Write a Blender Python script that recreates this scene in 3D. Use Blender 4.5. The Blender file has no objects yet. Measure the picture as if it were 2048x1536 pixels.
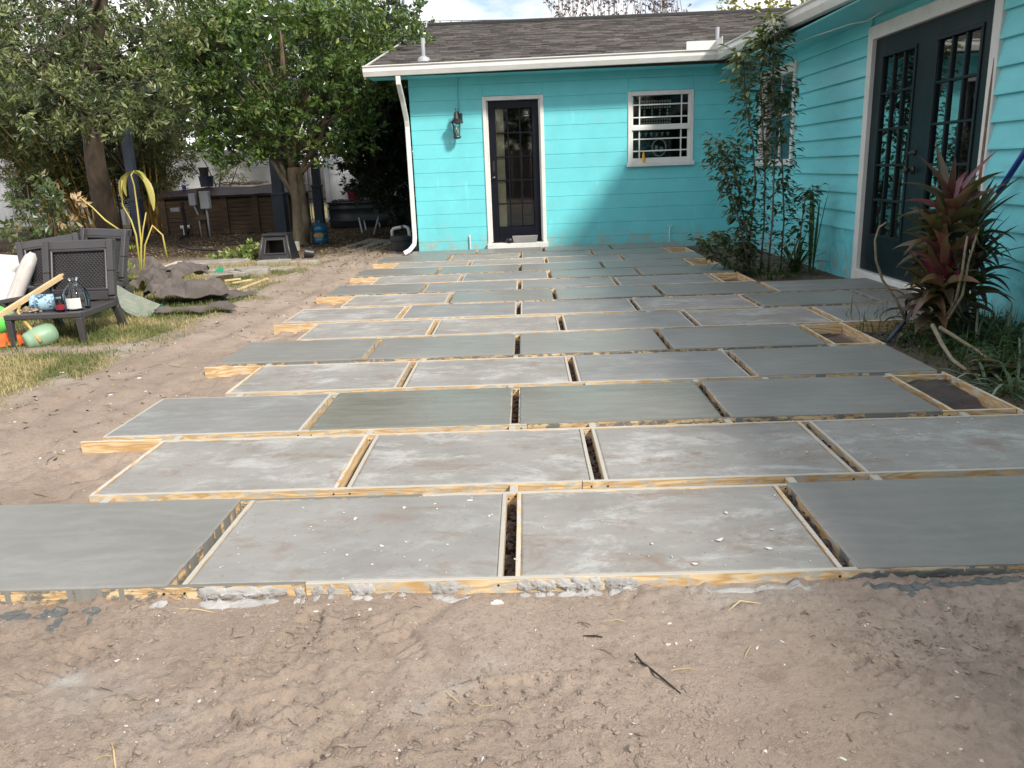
import bpy, math, random
import numpy as np
from mathutils import Vector, Matrix
random.seed(7); rng = np.random.default_rng(7)
S = bpy.context.scene; COL = S.collection
rad = math.radians
# ------------------------------------------------------------------ camera
F_, PITCH, ROLL, YAW = 1593.125, 0.262848, 0.038497, -0.02439
CAM = np.array([0.07956, -2.02331, 1.10957])
def cam_axes():
    cy, sy = math.cos(YAW), math.sin(YAW)
    f = np.array([sy*math.cos(PITCH), cy*math.cos(PITCH), -math.sin(PITCH)])
    rt = np.array([cy, -sy, 0.0]); dn = np.cross(f, rt)
    c, s = math.cos(ROLL), math.sin(ROLL)
    return c*rt + s*dn, -s*rt + c*dn, f
RT, DN, FW = cam_axes()
cd = bpy.data.cameras.new('camera'); cam = bpy.data.objects.new('camera', cd); COL.objects.link(cam)
M = Matrix(((RT[0], -DN[0], -FW[0], CAM[0]), (RT[1], -DN[1], -FW[1], CAM[1]), (RT[2], -DN[2], -FW[2], CAM[2]), (0, 0, 0, 1)))
cam.matrix_world = M
cd.sensor_width = 36; cd.lens = F_*36/2048; cd.clip_start = .05; cd.clip_end = 900
S.camera = cam
# ------------------------------------------------------------------ sky and sun
SUN_EL = rad(37.5)
sd = np.array([0.85, -1.0]); sd /= np.linalg.norm(sd)      # horizontal direction TOWARDS the sun
SUN_DIR = Vector((sd[0]*math.cos(SUN_EL), sd[1]*math.cos(SUN_EL), math.sin(SUN_EL)))
W = bpy.data.worlds.new('World'); S.world = W; W.use_nodes = True
nt = W.node_tree; nt.nodes.clear()
def N(t, k, **kw):
    n = t.nodes.new(k)
    for a, b in kw.items(): setattr(n, a, b)
    return n
sky = N(nt, 'ShaderNodeTexSky', sky_type='NISHITA'); sky.sun_disc = False; sky.sun_elevation = SUN_EL
sky.sun_rotation = math.atan2(SUN_DIR.x, SUN_DIR.y)
bg = N(nt, 'ShaderNodeBackground'); bg.inputs[1].default_value = .13; nt.links.new(sky.outputs[0], bg.inputs[0])
cl = N(nt, 'ShaderNodeBackground'); cl.inputs[1].default_value = 1.08
tc = N(nt, 'ShaderNodeTexCoord'); mp = N(nt, 'ShaderNodeMapping'); mp.inputs['Scale'].default_value = (1, 1, 2.6); mp.inputs['Location'].default_value = (.3, .2, .35)
nz = N(nt, 'ShaderNodeTexNoise'); nz.inputs['Scale'].default_value = 3.1; nz.inputs['Detail'].default_value = 9; nz.inputs['Roughness'].default_value = .58
cr = N(nt, 'ShaderNodeValToRGB'); cr.color_ramp.elements[0].position = .40; cr.color_ramp.elements[1].position = .50
n2 = N(nt, 'ShaderNodeTexNoise'); n2.inputs['Scale'].default_value = 5.5; n2.inputs['Detail'].default_value = 7
cr2 = N(nt, 'ShaderNodeValToRGB'); cr2.color_ramp.elements[0].position = .3; cr2.color_ramp.elements[0].color = (.66, .68, .72, 1); cr2.color_ramp.elements[1].position = .62; cr2.color_ramp.elements[1].color = (1, 1, 1, 1)
mx = N(nt, 'ShaderNodeMixShader'); wo = N(nt, 'ShaderNodeOutputWorld')
L = nt.links.new
L(tc.outputs['Generated'], mp.inputs[0]); L(mp.outputs[0], nz.inputs[0]); L(mp.outputs[0], n2.inputs[0])
L(nz.outputs[0], cr.inputs[0]); L(n2.outputs[0], cr2.inputs[0]); L(cr2.outputs[0], cl.inputs[0])
L(cr.outputs[0], mx.inputs[0]); L(bg.outputs[0], mx.inputs[1]); L(cl.outputs[0], mx.inputs[2]); L(mx.outputs[0], wo.inputs[0])
sl = bpy.data.lights.new('sun', 'SUN'); sl.energy = 3.7; sl.angle = rad(7.5); sl.color = (1, .94, .84)
so = bpy.data.objects.new('sun', sl); COL.objects.link(so); so.rotation_euler = SUN_DIR.to_track_quat('Z', 'Y').to_euler()
S.view_settings.view_transform = 'Standard'; S.view_settings.look = 'None'; S.view_settings.gamma = 1
S.view_settings.use_curve_mapping = False; S.view_settings.exposure = 0.40
S.cycles.max_bounces = 7; S.cycles.transparent_max_bounces = 12
# ------------------------------------------------------------------ helpers
def P(px, py, X=None, Y=None, Z=None):
    "point of the place seen at a measured spot of the photograph, at a known X, Y or Z"
    d = RT*(px-1024)/F_ + DN*(py-768)/F_ + FW
    if Y is not None: t = (Y-CAM[1])/d[1]
    elif X is not None: t = (X-CAM[0])/d[0]
    else: t = ((Z or 0)-CAM[2])/d[2]
    return Vector(CAM + t*d)
def h2(ix, iy, s):
    n = (ix*374761393 + iy*668265263 + s*1442695041) & 0xffffffff
    n = ((n ^ (n >> 13))*1274126177) & 0xffffffff
    return ((n ^ (n >> 16)) & 0xffff)/65535.0
def vnoise(x, y, s=0):
    x = np.asarray(x, float); y = np.asarray(y, float)
    xi = np.floor(x).astype(np.int64); yi = np.floor(y).astype(np.int64); u = x-xi; v = y-yi
    u = u*u*(3-2*u); v = v*v*(3-2*v)
    a = h2(xi, yi, s); b = h2(xi+1, yi, s); c = h2(xi, yi+1, s); d = h2(xi+1, yi+1, s)
    return (a*(1-u)+b*u)*(1-v)+(c*(1-u)+d*u)*v
def fbm(x, y, s=0, o=4, g=.5):
    r = 0; a = 1; t = 0
    for i in range(o):
        r = r + a*vnoise(x*2**i+i*17.3, y*2**i+i*9.1, s+i); t += a; a *= g
    return r/t
def sm(x, a, b):
    t = np.clip((x-a)/(b-a), 0, 1); return t*t*(3-2*t)
def link(name, me, parent=None, mat=None):
    o = bpy.data.objects.new(name, me); COL.objects.link(o)
    if parent is not None: o.parent = parent
    if mat is not None and me is not None and len(me.materials) == 0: me.materials.append(mat)
    return o
def tag(o, label=None, cat=None, group=None, kind=None):
    if label: o['label'] = label
    if cat: o['category'] = cat
    if group: o['group'] = group
    if kind: o['kind'] = kind
    return o
def thing(name, loc, label, cat, group=None, rz=0):
    o = link(name, None); o.location = loc; o.rotation_euler = (0, 0, rz); o.empty_display_size = .1
    return tag(o, label, cat, group)
def wloc(o):
    p = Vector((0, 0, 0))
    while o is not None: p += o.location; o = o.parent
    return p
def npmesh(name, v, f, tint=None, smooth=False):
    "v (n,3), f (m,k) arrays"
    me = bpy.data.meshes.new(name); v = np.asarray(v, np.float32); f = np.asarray(f, np.int32)
    m, k = f.shape
    me.vertices.add(len(v)); me.vertices.foreach_set('co', v.ravel())
    me.loops.add(m*k); me.loops.foreach_set('vertex_index', f.ravel())
    me.polygons.add(m); me.polygons.foreach_set('loop_start', np.arange(0, m*k, k, dtype=np.int32))
    me.polygons.foreach_set('use_smooth', np.full(m, smooth))
    if tint is not None:
        a = me.attributes.new('tint', 'FLOAT', 'POINT'); a.data.foreach_set('value', np.asarray(tint, np.float32))
    me.update(calc_edges=True); return me
class MB:
    def __init__(s): s.v = []; s.f = []
    def add(s, vs, fs):
        b = len(s.v); s.v += [tuple(p) for p in vs]; s.f += [tuple(i+b for i in f) for f in fs]; return s
    def box(s, x0, x1, y0, y1, z0, z1):
        return s.add([(x0, y0, z0), (x1, y0, z0), (x1, y1, z0), (x0, y1, z0), (x0, y0, z1), (x1, y0, z1), (x1, y1, z1), (x0, y1, z1)],
                     [(0, 3, 2, 1), (4, 5, 6, 7), (0, 1, 5, 4), (1, 2, 6, 5), (2, 3, 7, 6), (3, 0, 4, 7)])
    def bar(s, a, b, w, h, up=(0, 0, 1)):
        a = Vector(a); b = Vector(b); d = (b-a).normalized(); u = Vector(up)
        if abs(d.dot(u)) > .97: u = Vector((0, 1, 0))
        r = d.cross(u).normalized(); u = r.cross(d)
        vs = []
        for p in (a, b):
            for i, j in ((-1, -1), (1, -1), (1, 1), (-1, 1)): vs.append(p+r*i*w/2+u*j*h/2)
        return s.add(vs, [(0, 1, 2, 3), (7, 6, 5, 4), (0, 4, 5, 1), (1, 5, 6, 2), (2, 6, 7, 3), (3, 7, 4, 0)])
    def tube(s, pts, rs, n=8, cap=True):
        pts = [Vector(p) for p in pts]
        if not hasattr(rs, '__len__'): rs = [rs]*len(pts)
        b = len(s.v); ref = Vector((0, 0, 1)); u = None
        for i, p in enumerate(pts):
            d = (pts[min(i+1, len(pts)-1)]-pts[max(i-1, 0)]).normalized()
            if u is None:
                u = d.cross(ref)
                if u.length < .1: u = d.cross(Vector((1, 0, 0)))
            u = (u-d*u.dot(d)).normalized(); w = d.cross(u)
            for k in range(n):
                t = 2*math.pi*(k+.5)/n; s.v.append(tuple(p+(u*math.cos(t)+w*math.sin(t))*rs[i]))
        for i in range(len(pts)-1):
            for k in range(n):
                k2 = (k+1) % n; s.f.append((b+i*n+k, b+i*n+k2, b+(i+1)*n+k2, b+(i+1)*n+k))
        if cap:
            s.f.append(tuple(b+k for k in range(n))[::-1]); e = b+(len(pts)-1)*n; s.f.append(tuple(e+k for k in range(n)))
        return s
    def lathe(s, prof, c=(0, 0, 0), n=20, sx=1, sy=1):
        b = len(s.v)
        for r, z in prof:
            for k in range(n):
                t = 2*math.pi*k/n; s.v.append((c[0]+r*math.cos(t)*sx, c[1]+r*math.sin(t)*sy, c[2]+z))
        for i in range(len(prof)-1):
            for k in range(n):
                k2 = (k+1) % n; s.f.append((b+i*n+k, b+i*n+k2, b+(i+1)*n+k2, b+(i+1)*n+k))
        return s
    def prism(s, poly, z0, z1):
        n = len(poly); vs = [(p[0], p[1], z0) for p in poly]+[(p[0], p[1], z1) for p in poly]
        return s.add(vs, [tuple(range(n))[::-1], tuple(range(n, 2*n))]+[(i, (i+1) % n, (i+1) % n+n, i+n) for i in range(n)])
    def sub(s, o, m):
        return s.add([m @ Vector(p) for p in o.v], o.f)
    def build(s, name, mat=None, parent=None, smooth=False, bev=0, local=False, seg=1):
        off = Vector((0, 0, 0)) if (parent is None or local) else wloc(parent)
        me = bpy.data.meshes.new(name); me.from_pydata([(p[0]-off[0], p[1]-off[1], p[2]-off[2]) for p in s.v], [], s.f); me.update()
        if smooth: me.polygons.foreach_set('use_smooth', [True]*len(me.polygons))
        o = link(name, me, parent, mat)
        if bev:
            m = o.modifiers.new('bevel', 'BEVEL'); m.width = bev; m.segments = seg; m.limit_method = 'ANGLE'
        return o
def own(o):
    "give a single mesh thing its origin at its own base"
    me = o.data; n = len(me.vertices); c = np.empty(n*3); me.vertices.foreach_get('co', c); c = c.reshape(-1, 3)
    b = np.array([(c[:, 0].min()+c[:, 0].max())/2, (c[:, 1].min()+c[:, 1].max())/2, c[:, 2].min()])
    me.vertices.foreach_set('co', (c-b).ravel()); o.location = Vector(b)+o.location; me.update(); return o
def single(name, mb, mat, label, cat, group=None, **kw):
    return tag(own(mb.build(name, mat, None, **kw)), label, cat, group)
# ------------------------------------------------------------------ materials
def base(name, rough=.6, spec=.5):
    m = bpy.data.materials.new(name); m.use_nodes = True; t = m.node_tree; b = t.nodes['Principled BSDF']
    b.inputs['Roughness'].default_value = rough; b.inputs['Specular IOR Level'].default_value = spec
    return m, t, b
def coords(t, scale=(1, 1, 1), rnd=False):
    tc = N(t, 'ShaderNodeTexCoord'); mp = N(t, 'ShaderNodeMapping'); mp.inputs['Scale'].default_value = scale
    t.links.new(tc.outputs['Object'], mp.inputs[0])
    if rnd:
        oi = N(t, 'ShaderNodeObjectInfo'); ml = N(t, 'ShaderNodeMath', operation='MULTIPLY'); ml.inputs[1].default_value = 61.0
        cb = N(t, 'ShaderNodeCombineXYZ'); t.links.new(oi.outputs['Random'], ml.inputs[0])
        t.links.new(ml.outputs[0], cb.inputs[0]); t.links.new(ml.outputs[0], cb.inputs[1]); t.links.new(cb.outputs[0], mp.inputs['Location'])
    return mp.outputs[0]
def noise(t, vec, sc, det=4, rg=.5, dist=0):
    n = N(t, 'ShaderNodeTexNoise'); n.inputs['Scale'].default_value = sc; n.inputs['Detail'].default_value = det
    n.inputs['Roughness'].default_value = rg; n.inputs['Distortion'].default_value = dist; t.links.new(vec, n.inputs[0]); return n.outputs[0]
def ramp(t, fac, *st):
    r = N(t, 'ShaderNodeValToRGB'); e = r.color_ramp.elements
    while len(e) < len(st): e.new(.5)
    for i, (p, c) in enumerate(st):
        e[i].position = p; e[i].color = (c, c, c, 1) if not hasattr(c, '__len__') else (*c, 1)
    t.links.new(fac, r.inputs[0]); return r.outputs[0]
def mixc(t, fac, a, b, mode='MIX'):
    m = N(t, 'ShaderNodeMix', data_type='RGBA', blend_type=mode)
    for s, x in ((0, fac), (6, a), (7, b)):
        if hasattr(x, 'is_linked') or isinstance(x, bpy.types.NodeSocket): t.links.new(x, m.inputs[s])
        elif s == 0: m.inputs[0].default_value = x
        else: m.inputs[s].default_value = (*x, 1)
    return m.outputs[2]
def math_(t, op, a, b=None):
    m = N(t, 'ShaderNodeMath', operation=op)
    for i, x in enumerate((a, b)):
        if x is None: continue
        if isinstance(x, bpy.types.NodeSocket): t.links.new(x, m.inputs[i])
        else: m.inputs[i].default_value = x
    return m.outputs[0]
def bump(t, b, h, st=.3, dist=.01):
    n = N(t, 'ShaderNodeBump'); n.inputs['Strength'].default_value = st; n.inputs['Distance'].default_value = dist
    t.links.new(h, n.inputs['Height']); t.links.new(n.outputs[0], b.inputs['Normal'])
def plain(name, c, c2=None, rough=.6, sc=6, bs=40, bst=.15, spec=.5, rnd=False, metal=0, stretch=(1, 1, 1)):
    m, t, b = base(name, rough, spec); v = coords(t, stretch, rnd)
    c2 = c2 or tuple(x*.75 for x in c)
    t.links.new(mixc(t, ramp(t, noise(t, v, sc, 6, .6), (.35, 0), (.68, 1)), c, c2), b.inputs['Base Color'])
    b.inputs['Metallic'].default_value = metal
    if bst: bump(t, b, noise(t, v, bs, 5, .6), bst, .004)
    return m
def attr(t, n):
    a = N(t, 'ShaderNodeAttribute'); a.attribute_name = n; return a
def leafmat(name, *cols, rough=.42, trans=.25, sc=1.5, spec=.5):
    m, t, b = base(name, rough, spec); a = attr(t, 'tint')
    k = len(cols); c = ramp(t, a.outputs['Fac'], *[(i/(k-1), cols[i]) for i in range(k)])
    v = coords(t); c = mixc(t, math_(t, 'MULTIPLY', noise(t, v, sc, 3), .5), c, tuple(x*.55 for x in cols[0]))
    t.links.new(c, b.inputs['Base Color'])
    tr = N(t, 'ShaderNodeBsdfTranslucent'); t.links.new(mixc(t, .5, c, (.3, .4, .05)), tr.inputs[0])
    mx = N(t, 'ShaderNodeMixShader'); mx.inputs[0].default_value = trans
    t.links.new(b.outputs[0], mx.inputs[1]); t.links.new(tr.outputs[0], mx.inputs[2]); t.links.new(mx.outputs[0], t.nodes['Material Output'].inputs[0])
    return m
# soil and lawn, with masks of what lies where
def soilmat():
    m, t, b = base('soil', .92, .25); v = coords(t); lk = t.links.new
    a = attr(t, 'mask'); sep = N(t, 'ShaderNodeSeparateColor'); lk(a.outputs['Color'], sep.inputs[0])
    c = ramp(t, noise(t, v, 1.3, 6, .62), (.3, (.27, .208, .163)), (.5, (.345, .272, .218)), (.72, (.425, .34, .28)))
    c = mixc(t, ramp(t, noise(t, v, 9, 7, .7), (.50, 0), (.68, .6)), c, (.22, .165, .13))
    c = mixc(t, ramp(t, noise(t, v, 70, 5, .7), (.52, 0), (.72, .5)), c, (.12, .085, .065))
    c = mixc(t, ramp(t, noise(t, v, 110, 3, .6), (.70, 0), (.74, .9)), c, (.62, .56, .5))
    c = mixc(t, sep.outputs[2], c, mixc(t, noise(t, v, 30, 5), (.52, .50, .47), (.33, .30, .27)))          # cement dust
    g = ramp(t, noise(t, v, 7, 6, .65), (.3, (.10, .115, .035)), (.5, (.23, .19, .09)), (.7, (.36, .28, .15)))
    c = mixc(t, sep.outputs[0], c, g)
    lt = ramp(t, noise(t, v, 14, 6, .7), (.35, (.028, .02, .014)), (.6, (.075, .05, .032)), (.8, (.16, .105, .06)))
    c = mixc(t, sep.outputs[1], c, lt)
    lk(c, b.inputs['Base Color'])
    h = math_(t, 'ADD', noise(t, v, 55, 8, .72), math_(t, 'MULTIPLY', noise(t, v, 260, 3, .6), .35))
    bump(t, b, h, .8, .012); return m
def concrete(name, c0, c1, stain, white, rough, sheen=0., speck=0.):
    m, t, b = base(name, rough, .28); v = coords(t, (1, 1, 1), True); lk = t.links.new
    vs = coords(t, (1., 1.7, 1), True)
    c = mixc(t, ramp(t, noise(t, v, 2.2, 7, .62), (.35, 0), (.68, 1)), c0, c1)
    c = mixc(t, ramp(t, noise(t, vs, 2.6, 10, .78, .35), (.50, 0), (.66, white*.85)), c, (.56, .56, .55))
    c = mixc(t, ramp(t, noise(t, vs, 3.4, 10, .8, .5), (.52, 0), (.64, stain*.95)), c, (.235, .18, .145))
    c = mixc(t, ramp(t, noise(t, v, 38, 6, .7), (.60, 0), (.72, min(1, .25+stain*.6))), c, (.16, .12, .1))
    if speck:
        vo = N(t, 'ShaderNodeTexVoronoi'); vo.inputs['Scale'].default_value = 26; lk(v, vo.inputs[0])
        k = ramp(t, vo.outputs['Distance'], (.07, 1), (.11, 0)); k = math_(t, 'MULTIPLY', k, ramp(t, noise(t, v, 5, 2), (.45, 0), (.6, speck)))
        c = mixc(t, k, c, (.75, .75, .73))
    wv = N(t, 'ShaderNodeTexWave', wave_type='RINGS'); wv.inputs['Scale'].default_value = 2.2; wv.inputs['Distortion'].default_value = 9; wv.inputs['Detail'].default_value = 4; wv.inputs['Detail Scale'].default_value = 1.6; lk(vs, wv.inputs[0])
    c = mixc(t, math_(t, 'MULTIPLY', ramp(t, wv.outputs[0], (.35, 0), (.95, 1)), math_(t, 'MULTIPLY', noise(t, v, 1.9, 3), .16)), c, (.40, .39, .37))
    c = mixc(t, ramp(t, noise(t, v, 300, 2, .6), (.60, 0), (.72, .35)), c, (.10, .10, .10))
    lk(c, b.inputs['Base Color'])
    if sheen:
        lk(ramp(t, noise(t, coords(t, (.8, 1.8, 1), True), 1.7, 3, .5), (.45, rough), (.60, sheen)), b.inputs['Roughness'])
    bump(t, b, math_(t, 'ADD', noise(t, v, 12, 4), math_(t, 'MULTIPLY', noise(t, v, 180, 5, .7), .35)), .16, .006); return m
def pine(name, cover, ccol):
    m, t, b = base(name, .62, .35); lk = t.links.new; v = coords(t, (1.1, 9, 9), True)
    n = noise(t, v, 1.6, 3, .5, .4)
    w = N(t, 'ShaderNodeMath', operation='SINE'); lk(math_(t, 'MULTIPLY', n, 62.), w.inputs[0])
    r = ramp(t, math_(t, 'ADD', math_(t, 'MULTIPLY', w.outputs[0], .5), .5), (.0, (.50, .315, .145)), (.55, (.64, .455, .25)), (1, (.71, .56, .36)))
    r = mixc(t, ramp(t, noise(t, coords(t, (1, 1, 1), True), 2.2, 4), (.45, 0), (.7, .55)), r, (.42, .26, .12))
    # cement smears, mostly on the top edge
    gm = N(t, 'ShaderNodeNewGeometry'); sx = N(t, 'ShaderNodeSeparateXYZ'); lk(gm.outputs['Normal'], sx.inputs[0])
    v2 = coords(t, (1, 1, 2.2), True)
    k = math_(t, 'ADD', noise(t, v2, 17, 7, .7), math_(t, 'MULTIPLY', sx.outputs[2], .10+cover*.22))
    k = ramp(t, k, (.60-cover*.15, 0), (.66-cover*.15, .9))
    r = mixc(t, k, r, ccol); lk(r, b.inputs['Base Color'])
    bump(t, b, math_(t, 'ADD', math_(t, 'MULTIPLY', w.outputs[0], .15), noise(t, v2, 60, 5, .7)), .35, .004); return m
def paint(name, c, dirt=(.3, .3, .22), damt=.25, sc=3, bs=60, bst=.2, rough=.5, stretch=(1, 1, 1), mold=0, foot=0):
    m, t, b = base(name, rough, .4); v = coords(t, stretch); lk = t.links.new
    col = mixc(t, ramp(t, noise(t, v, sc, 6, .6), (.35, 0), (.7, 1)), c, tuple(x*.86 for x in c))
    col = mixc(t, ramp(t, noise(t, v, sc*2.2, 9, .75), (.55, 0), (.75, damt)), col, dirt)
    if mold: col = mixc(t, ramp(t, noise(t, coords(t, (3, 3, .8)), 2.4, 5, .6), (.62, 0), (.75, mold)), col, tuple(min(1, x*1.25+.05) for x in c))
    if foot:
        g = N(t, 'ShaderNodeNewGeometry'); sx = N(t, 'ShaderNodeSeparateXYZ'); lk(g.outputs['Position'], sx.inputs[0])
        k = math_(t, 'MULTIPLY', ramp(t, sx.outputs[2], (.0, 1), (.22, 0)), ramp(t, noise(t, coords(t), 7, 6, .7), (.45, 0), (.62, foot)))
        col = mixc(t, k, col, (.40, .38, .32))
    lk(col, b.inputs['Base Color']); bump(t, b, noise(t, coords(t), bs, 6, .65), bst, .006); return m
def glassmat(name='window_glass', tint=(.85, .88, .88), minr=.08):
    m = bpy.data.materials.new(name); m.use_nodes = True; t = m.node_tree; t.nodes.clear(); lk = t.links.new
    tr = N(t, 'ShaderNodeBsdfTransparent'); tr.inputs[0].default_value = (*tint, 1); gl = N(t, 'ShaderNodeBsdfGlossy'); gl.inputs['Roughness'].default_value = .03
    fr = N(t, 'ShaderNodeFresnel'); fr.inputs[0].default_value = 1.55; mx = N(t, 'ShaderNodeMixShader'); o = N(t, 'ShaderNodeOutputMaterial')
    lk(math_(t, 'ADD', fr.outputs[0], minr), mx.inputs[0]); lk(tr.outputs[0], mx.inputs[1]); lk(gl.outputs[0], mx.inputs[2]); lk(mx.outputs[0], o.inputs[0])
    n = noise(t, coords(t), 3, 2); bp = N(t, 'ShaderNodeBump'); bp.inputs['Strength'].default_value = .03; lk(n, bp.inputs['Height']); lk(bp.outputs[0], gl.inputs['Normal'])
    return m
TQ = (.165, .64, .69)
m_soil = soilmat()
m_dry = concrete('concrete_cured', (.315, .304, .284), (.23, .221, .205), 1., .75, .75)
m_dry2 = concrete('concrete_cured_speckled', (.30, .292, .276), (.235, .228, .215), .8, .35, .7, 0, 1.)
m_mid = concrete('concrete_curing', (.245, .245, .238), (.19, .192, .187), .45, .3, .55)
m_fresh = concrete('concrete_fresh', (.235, .23, .213), (.195, .192, .178), .0, .12, .42)
m_wet = concrete('concrete_wet', (.20, .20, .172), (.165, .165, .14), .0, .05, .33, .10)
m_cem = plain('cement_spill', (.44, .43, .42), (.30, .29, .28), .85, 20, 90, .8)
m_cemwet = plain('cement_wet_spill', (.13, .135, .13), (.09, .095, .09), .4, 20, 60, .8)
m_pine = pine('pine_clean', .15, (.52, .51, .48))
m_pine_s = pine('pine_smeared', .7, (.43, .42, .385))
m_pine_w = pine('pine_wet_smeared', .8, (.13, .14, .135))
m_block = paint('turquoise_block_paint', TQ, (.42, .5, .42), .35, 2.2, 90, .35, .55, mold=.5, foot=.9)
m_joint = plain('turquoise_joint', (.15, .58, .66), None, .7)
m_side = paint('turquoise_siding_paint', (.20, .68, .745), (.16, .42, .42), .5, 2.5, 40, .12, .42, (1, .6, 3))
m_stuc = paint('turquoise_stucco', (.165, .62, .69), (.16, .4, .4), .3, 4, 22, 1., .5, foot=.8)
m_white = paint('white_trim', (.74, .73, .70), (.45, .42, .36), .35, 5, 60, .1, .4)
m_gut = paint('gutter_white', (.76, .75, .72), (.45, .42, .38), .28, 4, 30, .03, .3, (1, 1, 3))
m_vinyl = paint('vinyl_white', (.62, .63, .65), (.35, .36, .3), .35, 1.2, 30, .03, .4, (1, 1, .6))
m_navy = plain('door_navy', (.003, .004, .009), (.006, .007, .013), .4, 4, 30, .08, spec=.25)
m_teal = plain('door_teal', (.003, .011, .015), (.005, .016, .021), .4, 4, 30, .08, spec=.3)
m_glass = glassmat(minr=.01); m_glass2 = glassmat('door_glass', (.6, .65, .65), .22)
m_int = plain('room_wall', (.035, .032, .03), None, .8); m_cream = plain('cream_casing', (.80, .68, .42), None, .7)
m_blind = plain('door_blind', (.30, .30, .30), (.2, .2, .21), .7, 3)
m_black = plain('black_metal', (.012, .012, .014), (.03, .028, .026), .45, 9)
m_plas = plain('charcoal_plastic', (.062, .058, .062), (.05, .046, .05), .42, 6, 200, .06)
m_blkp = plain('black_plastic', (.014, .014, .016), (.03, .03, .032), .38, 7, 120, .08)
m_grayp = plain('grey_plastic', (.42, .44, .46), (.33, .34, .36), .45, 6)
m_brass = plain('brass', (.5, .35, .12), None, .3, metal=1)
m_bark = plain('bark_brown', (.12, .088, .06), (.05, .037, .027), .85, 9, 22, 1., stretch=(1, 1, .35))
m_barkg = plain('bark_lichen', (.21, .165, .105), (.07, .052, .035), .85, 7, 20, 1., stretch=(1, 1, .4))
m_barkd = plain('bark_dark', (.035, .026, .02), (.02, .016, .013), .85, 9, 22, 1.)
m_post = plain('post_blue_black', (.018, .028, .05), (.03, .04, .06), .5, 4)
m_tarp = plain('landscape_fabric', (.125, .104, .092), (.08, .066, .058), .75, 5, 120, .3)
m_rug = plain('rug_green', (.17, .21, .16), (.27, .27, .22), .9, 14, 140, .5)
m_cush = paint('cushion_cloth', (.66, .62, .59), (.35, .3, .26), .35, 4, 90, .15, .85)
m_stick = plain('pale_wood', (.68, .52, .30), (.55, .38, .2), .6, 5, 50, .2, stretch=(1, 1, 1))
m_stone = plain('flagstone', (.36, .33, .29), (.23, .20, .175), .85, 7, 40, .8, rnd=True)
m_oldwood = plain('tub_cedar', (.11, .068, .032), (.04, .025, .014), .7, 4, 40, .4, rnd=True, stretch=(.6, 1, 8))
m_cover = plain('tub_cover', (.045, .022, .027), (.028, .016, .02), .5, 3)
m_twig = plain('dry_twig', (.10, .07, .05), (.22, .16, .1), .85, 20)
m_straw = plain('straw', (.62, .48, .26), (.5, .36, .17), .7, 20)
m_crumb = plain('soil_crumb', (.32, .255, .21), (.21, .165, .135), .95, 25, 90, .6)
m_peb = plain('white_pebble', (.66, .64, .6), (.5, .47, .42), .8, 15)
m_dark = plain('damp_soil', (.075, .055, .05), (.05, .037, .033), .9, 12, 60, 1.)
# ------------------------------------------------------------------ ground
RP = .70; SD = .628; JL = .9557
def pris(c, w): return np.clip((w-np.abs(c))/w, 0, 1)
def gz(x, y):
    x = np.asarray(x, float); y = np.asarray(y, float)
    inpat = sm(x, -2.16, -2.0)*(1-sm(x, 2.2, 2.27))*sm(y, .0, .06)
    z = -.036 - .018*sm(y, .1, 1.)*(x < 9) - .014*sm(-x, 1.5, 1.8)*sm(y, .0, 1.) - .035*inpat*sm(x, -1.7, -1.45) - .04*sm(y, 8, 14) + .0*x
    z = z - .035*sm(x, 2.25, 2.5)*sm(y, 1, 4)
    out = 1-inpat*.6
    z = z + out*((fbm(x*1.1, y*1.1, 3, 3)-.5)*.04 + (fbm(x*5, y*5, 5, 4, .55)-.5)*.020)
    rough = sm(fbm(x*1.6+4, y*1.6, 23, 3), .42, .62)
    z = z + out*((fbm(x*26, y*26, 8, 3, .7)-.5)*.016*(.25+rough) + np.maximum(fbm(x*45, y*45, 14, 2)-.56, 0)*.05*rough)
    # tyre and barrow tracks along the left of the patio
    tr = sm(x, -3.1, -2.9)*(1-sm(x, -2.0, -1.9))*sm(y, -.2, .6)
    z = z + tr*(.012*np.sin((x+.15*np.sin(y*.8))*19)+.012*(fbm(x*9, y*2.2, 31, 3)-.5))
    z = z - .03*inpat*sm(fbm(x*13, y*13, 77, 2), .4, .8)+ .02*inpat*sm(x, 1.8, 2.)
    # boot prints
    for (cx, cy, a) in ((-.62, -.52, .5), (-.30, -.20, -.9), (-.02, -.45, .3), (-1.1, -.3, 1.2), (.9, -.45, 2.2), (-.55, -.22, 1.4)):
        u = (x-cx)*math.cos(a)+(y-cy)*math.sin(a); w = -(x-cx)*math.sin(a)+(y-cy)*math.cos(a)
        e = (u/.15)**2+(w/.052)**2; ins = 1-sm(e, .75, 1.05)
        z = z - ins*(.007+.004*np.sign(np.sin(u*150))) + .008*np.exp(-((e-1.25)/.25)**2)
    # rut running off to the front
    c = x-(-.18+.45*(y+.1)+.04*np.sin(y*9)); z = z-.014*np.exp(-(c/.035)**2)*(y < 0)
    far = sm(np.hypot(x, y-5), 14, 30); return z*(1-far)-.06*far
def axis(segs):
    o = [segs[0][0]]
    for a, b, d in segs: o += list(np.linspace(a, b, max(2, int(round((b-a)/d))+1))[1:])
    return np.array(o)
gx = axis([(-400, -40, 40), (-40, -12, 1.4), (-12, -5, .2), (-5, -3.2, .06), (-3.2, -1.8, .022), (-1.8, 1.8, .0105), (1.8, 4, .03), (4, 40, 2), (40, 400, 40)])
gy = axis([(-400, -20, 38), (-20, -2, 1), (-2, -.9, .05), (-.9, .02, .0085), (.02, 6, .032), (6, 12, .06), (12, 24, .25), (24, 60, 2), (60, 500, 40)])
X_, Y_ = np.meshgrid(gx, gy); Z_ = gz(X_, Y_)
nx, ny = len(gx), len(gy); idx = np.arange(nx*ny).reshape(ny, nx)
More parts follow.
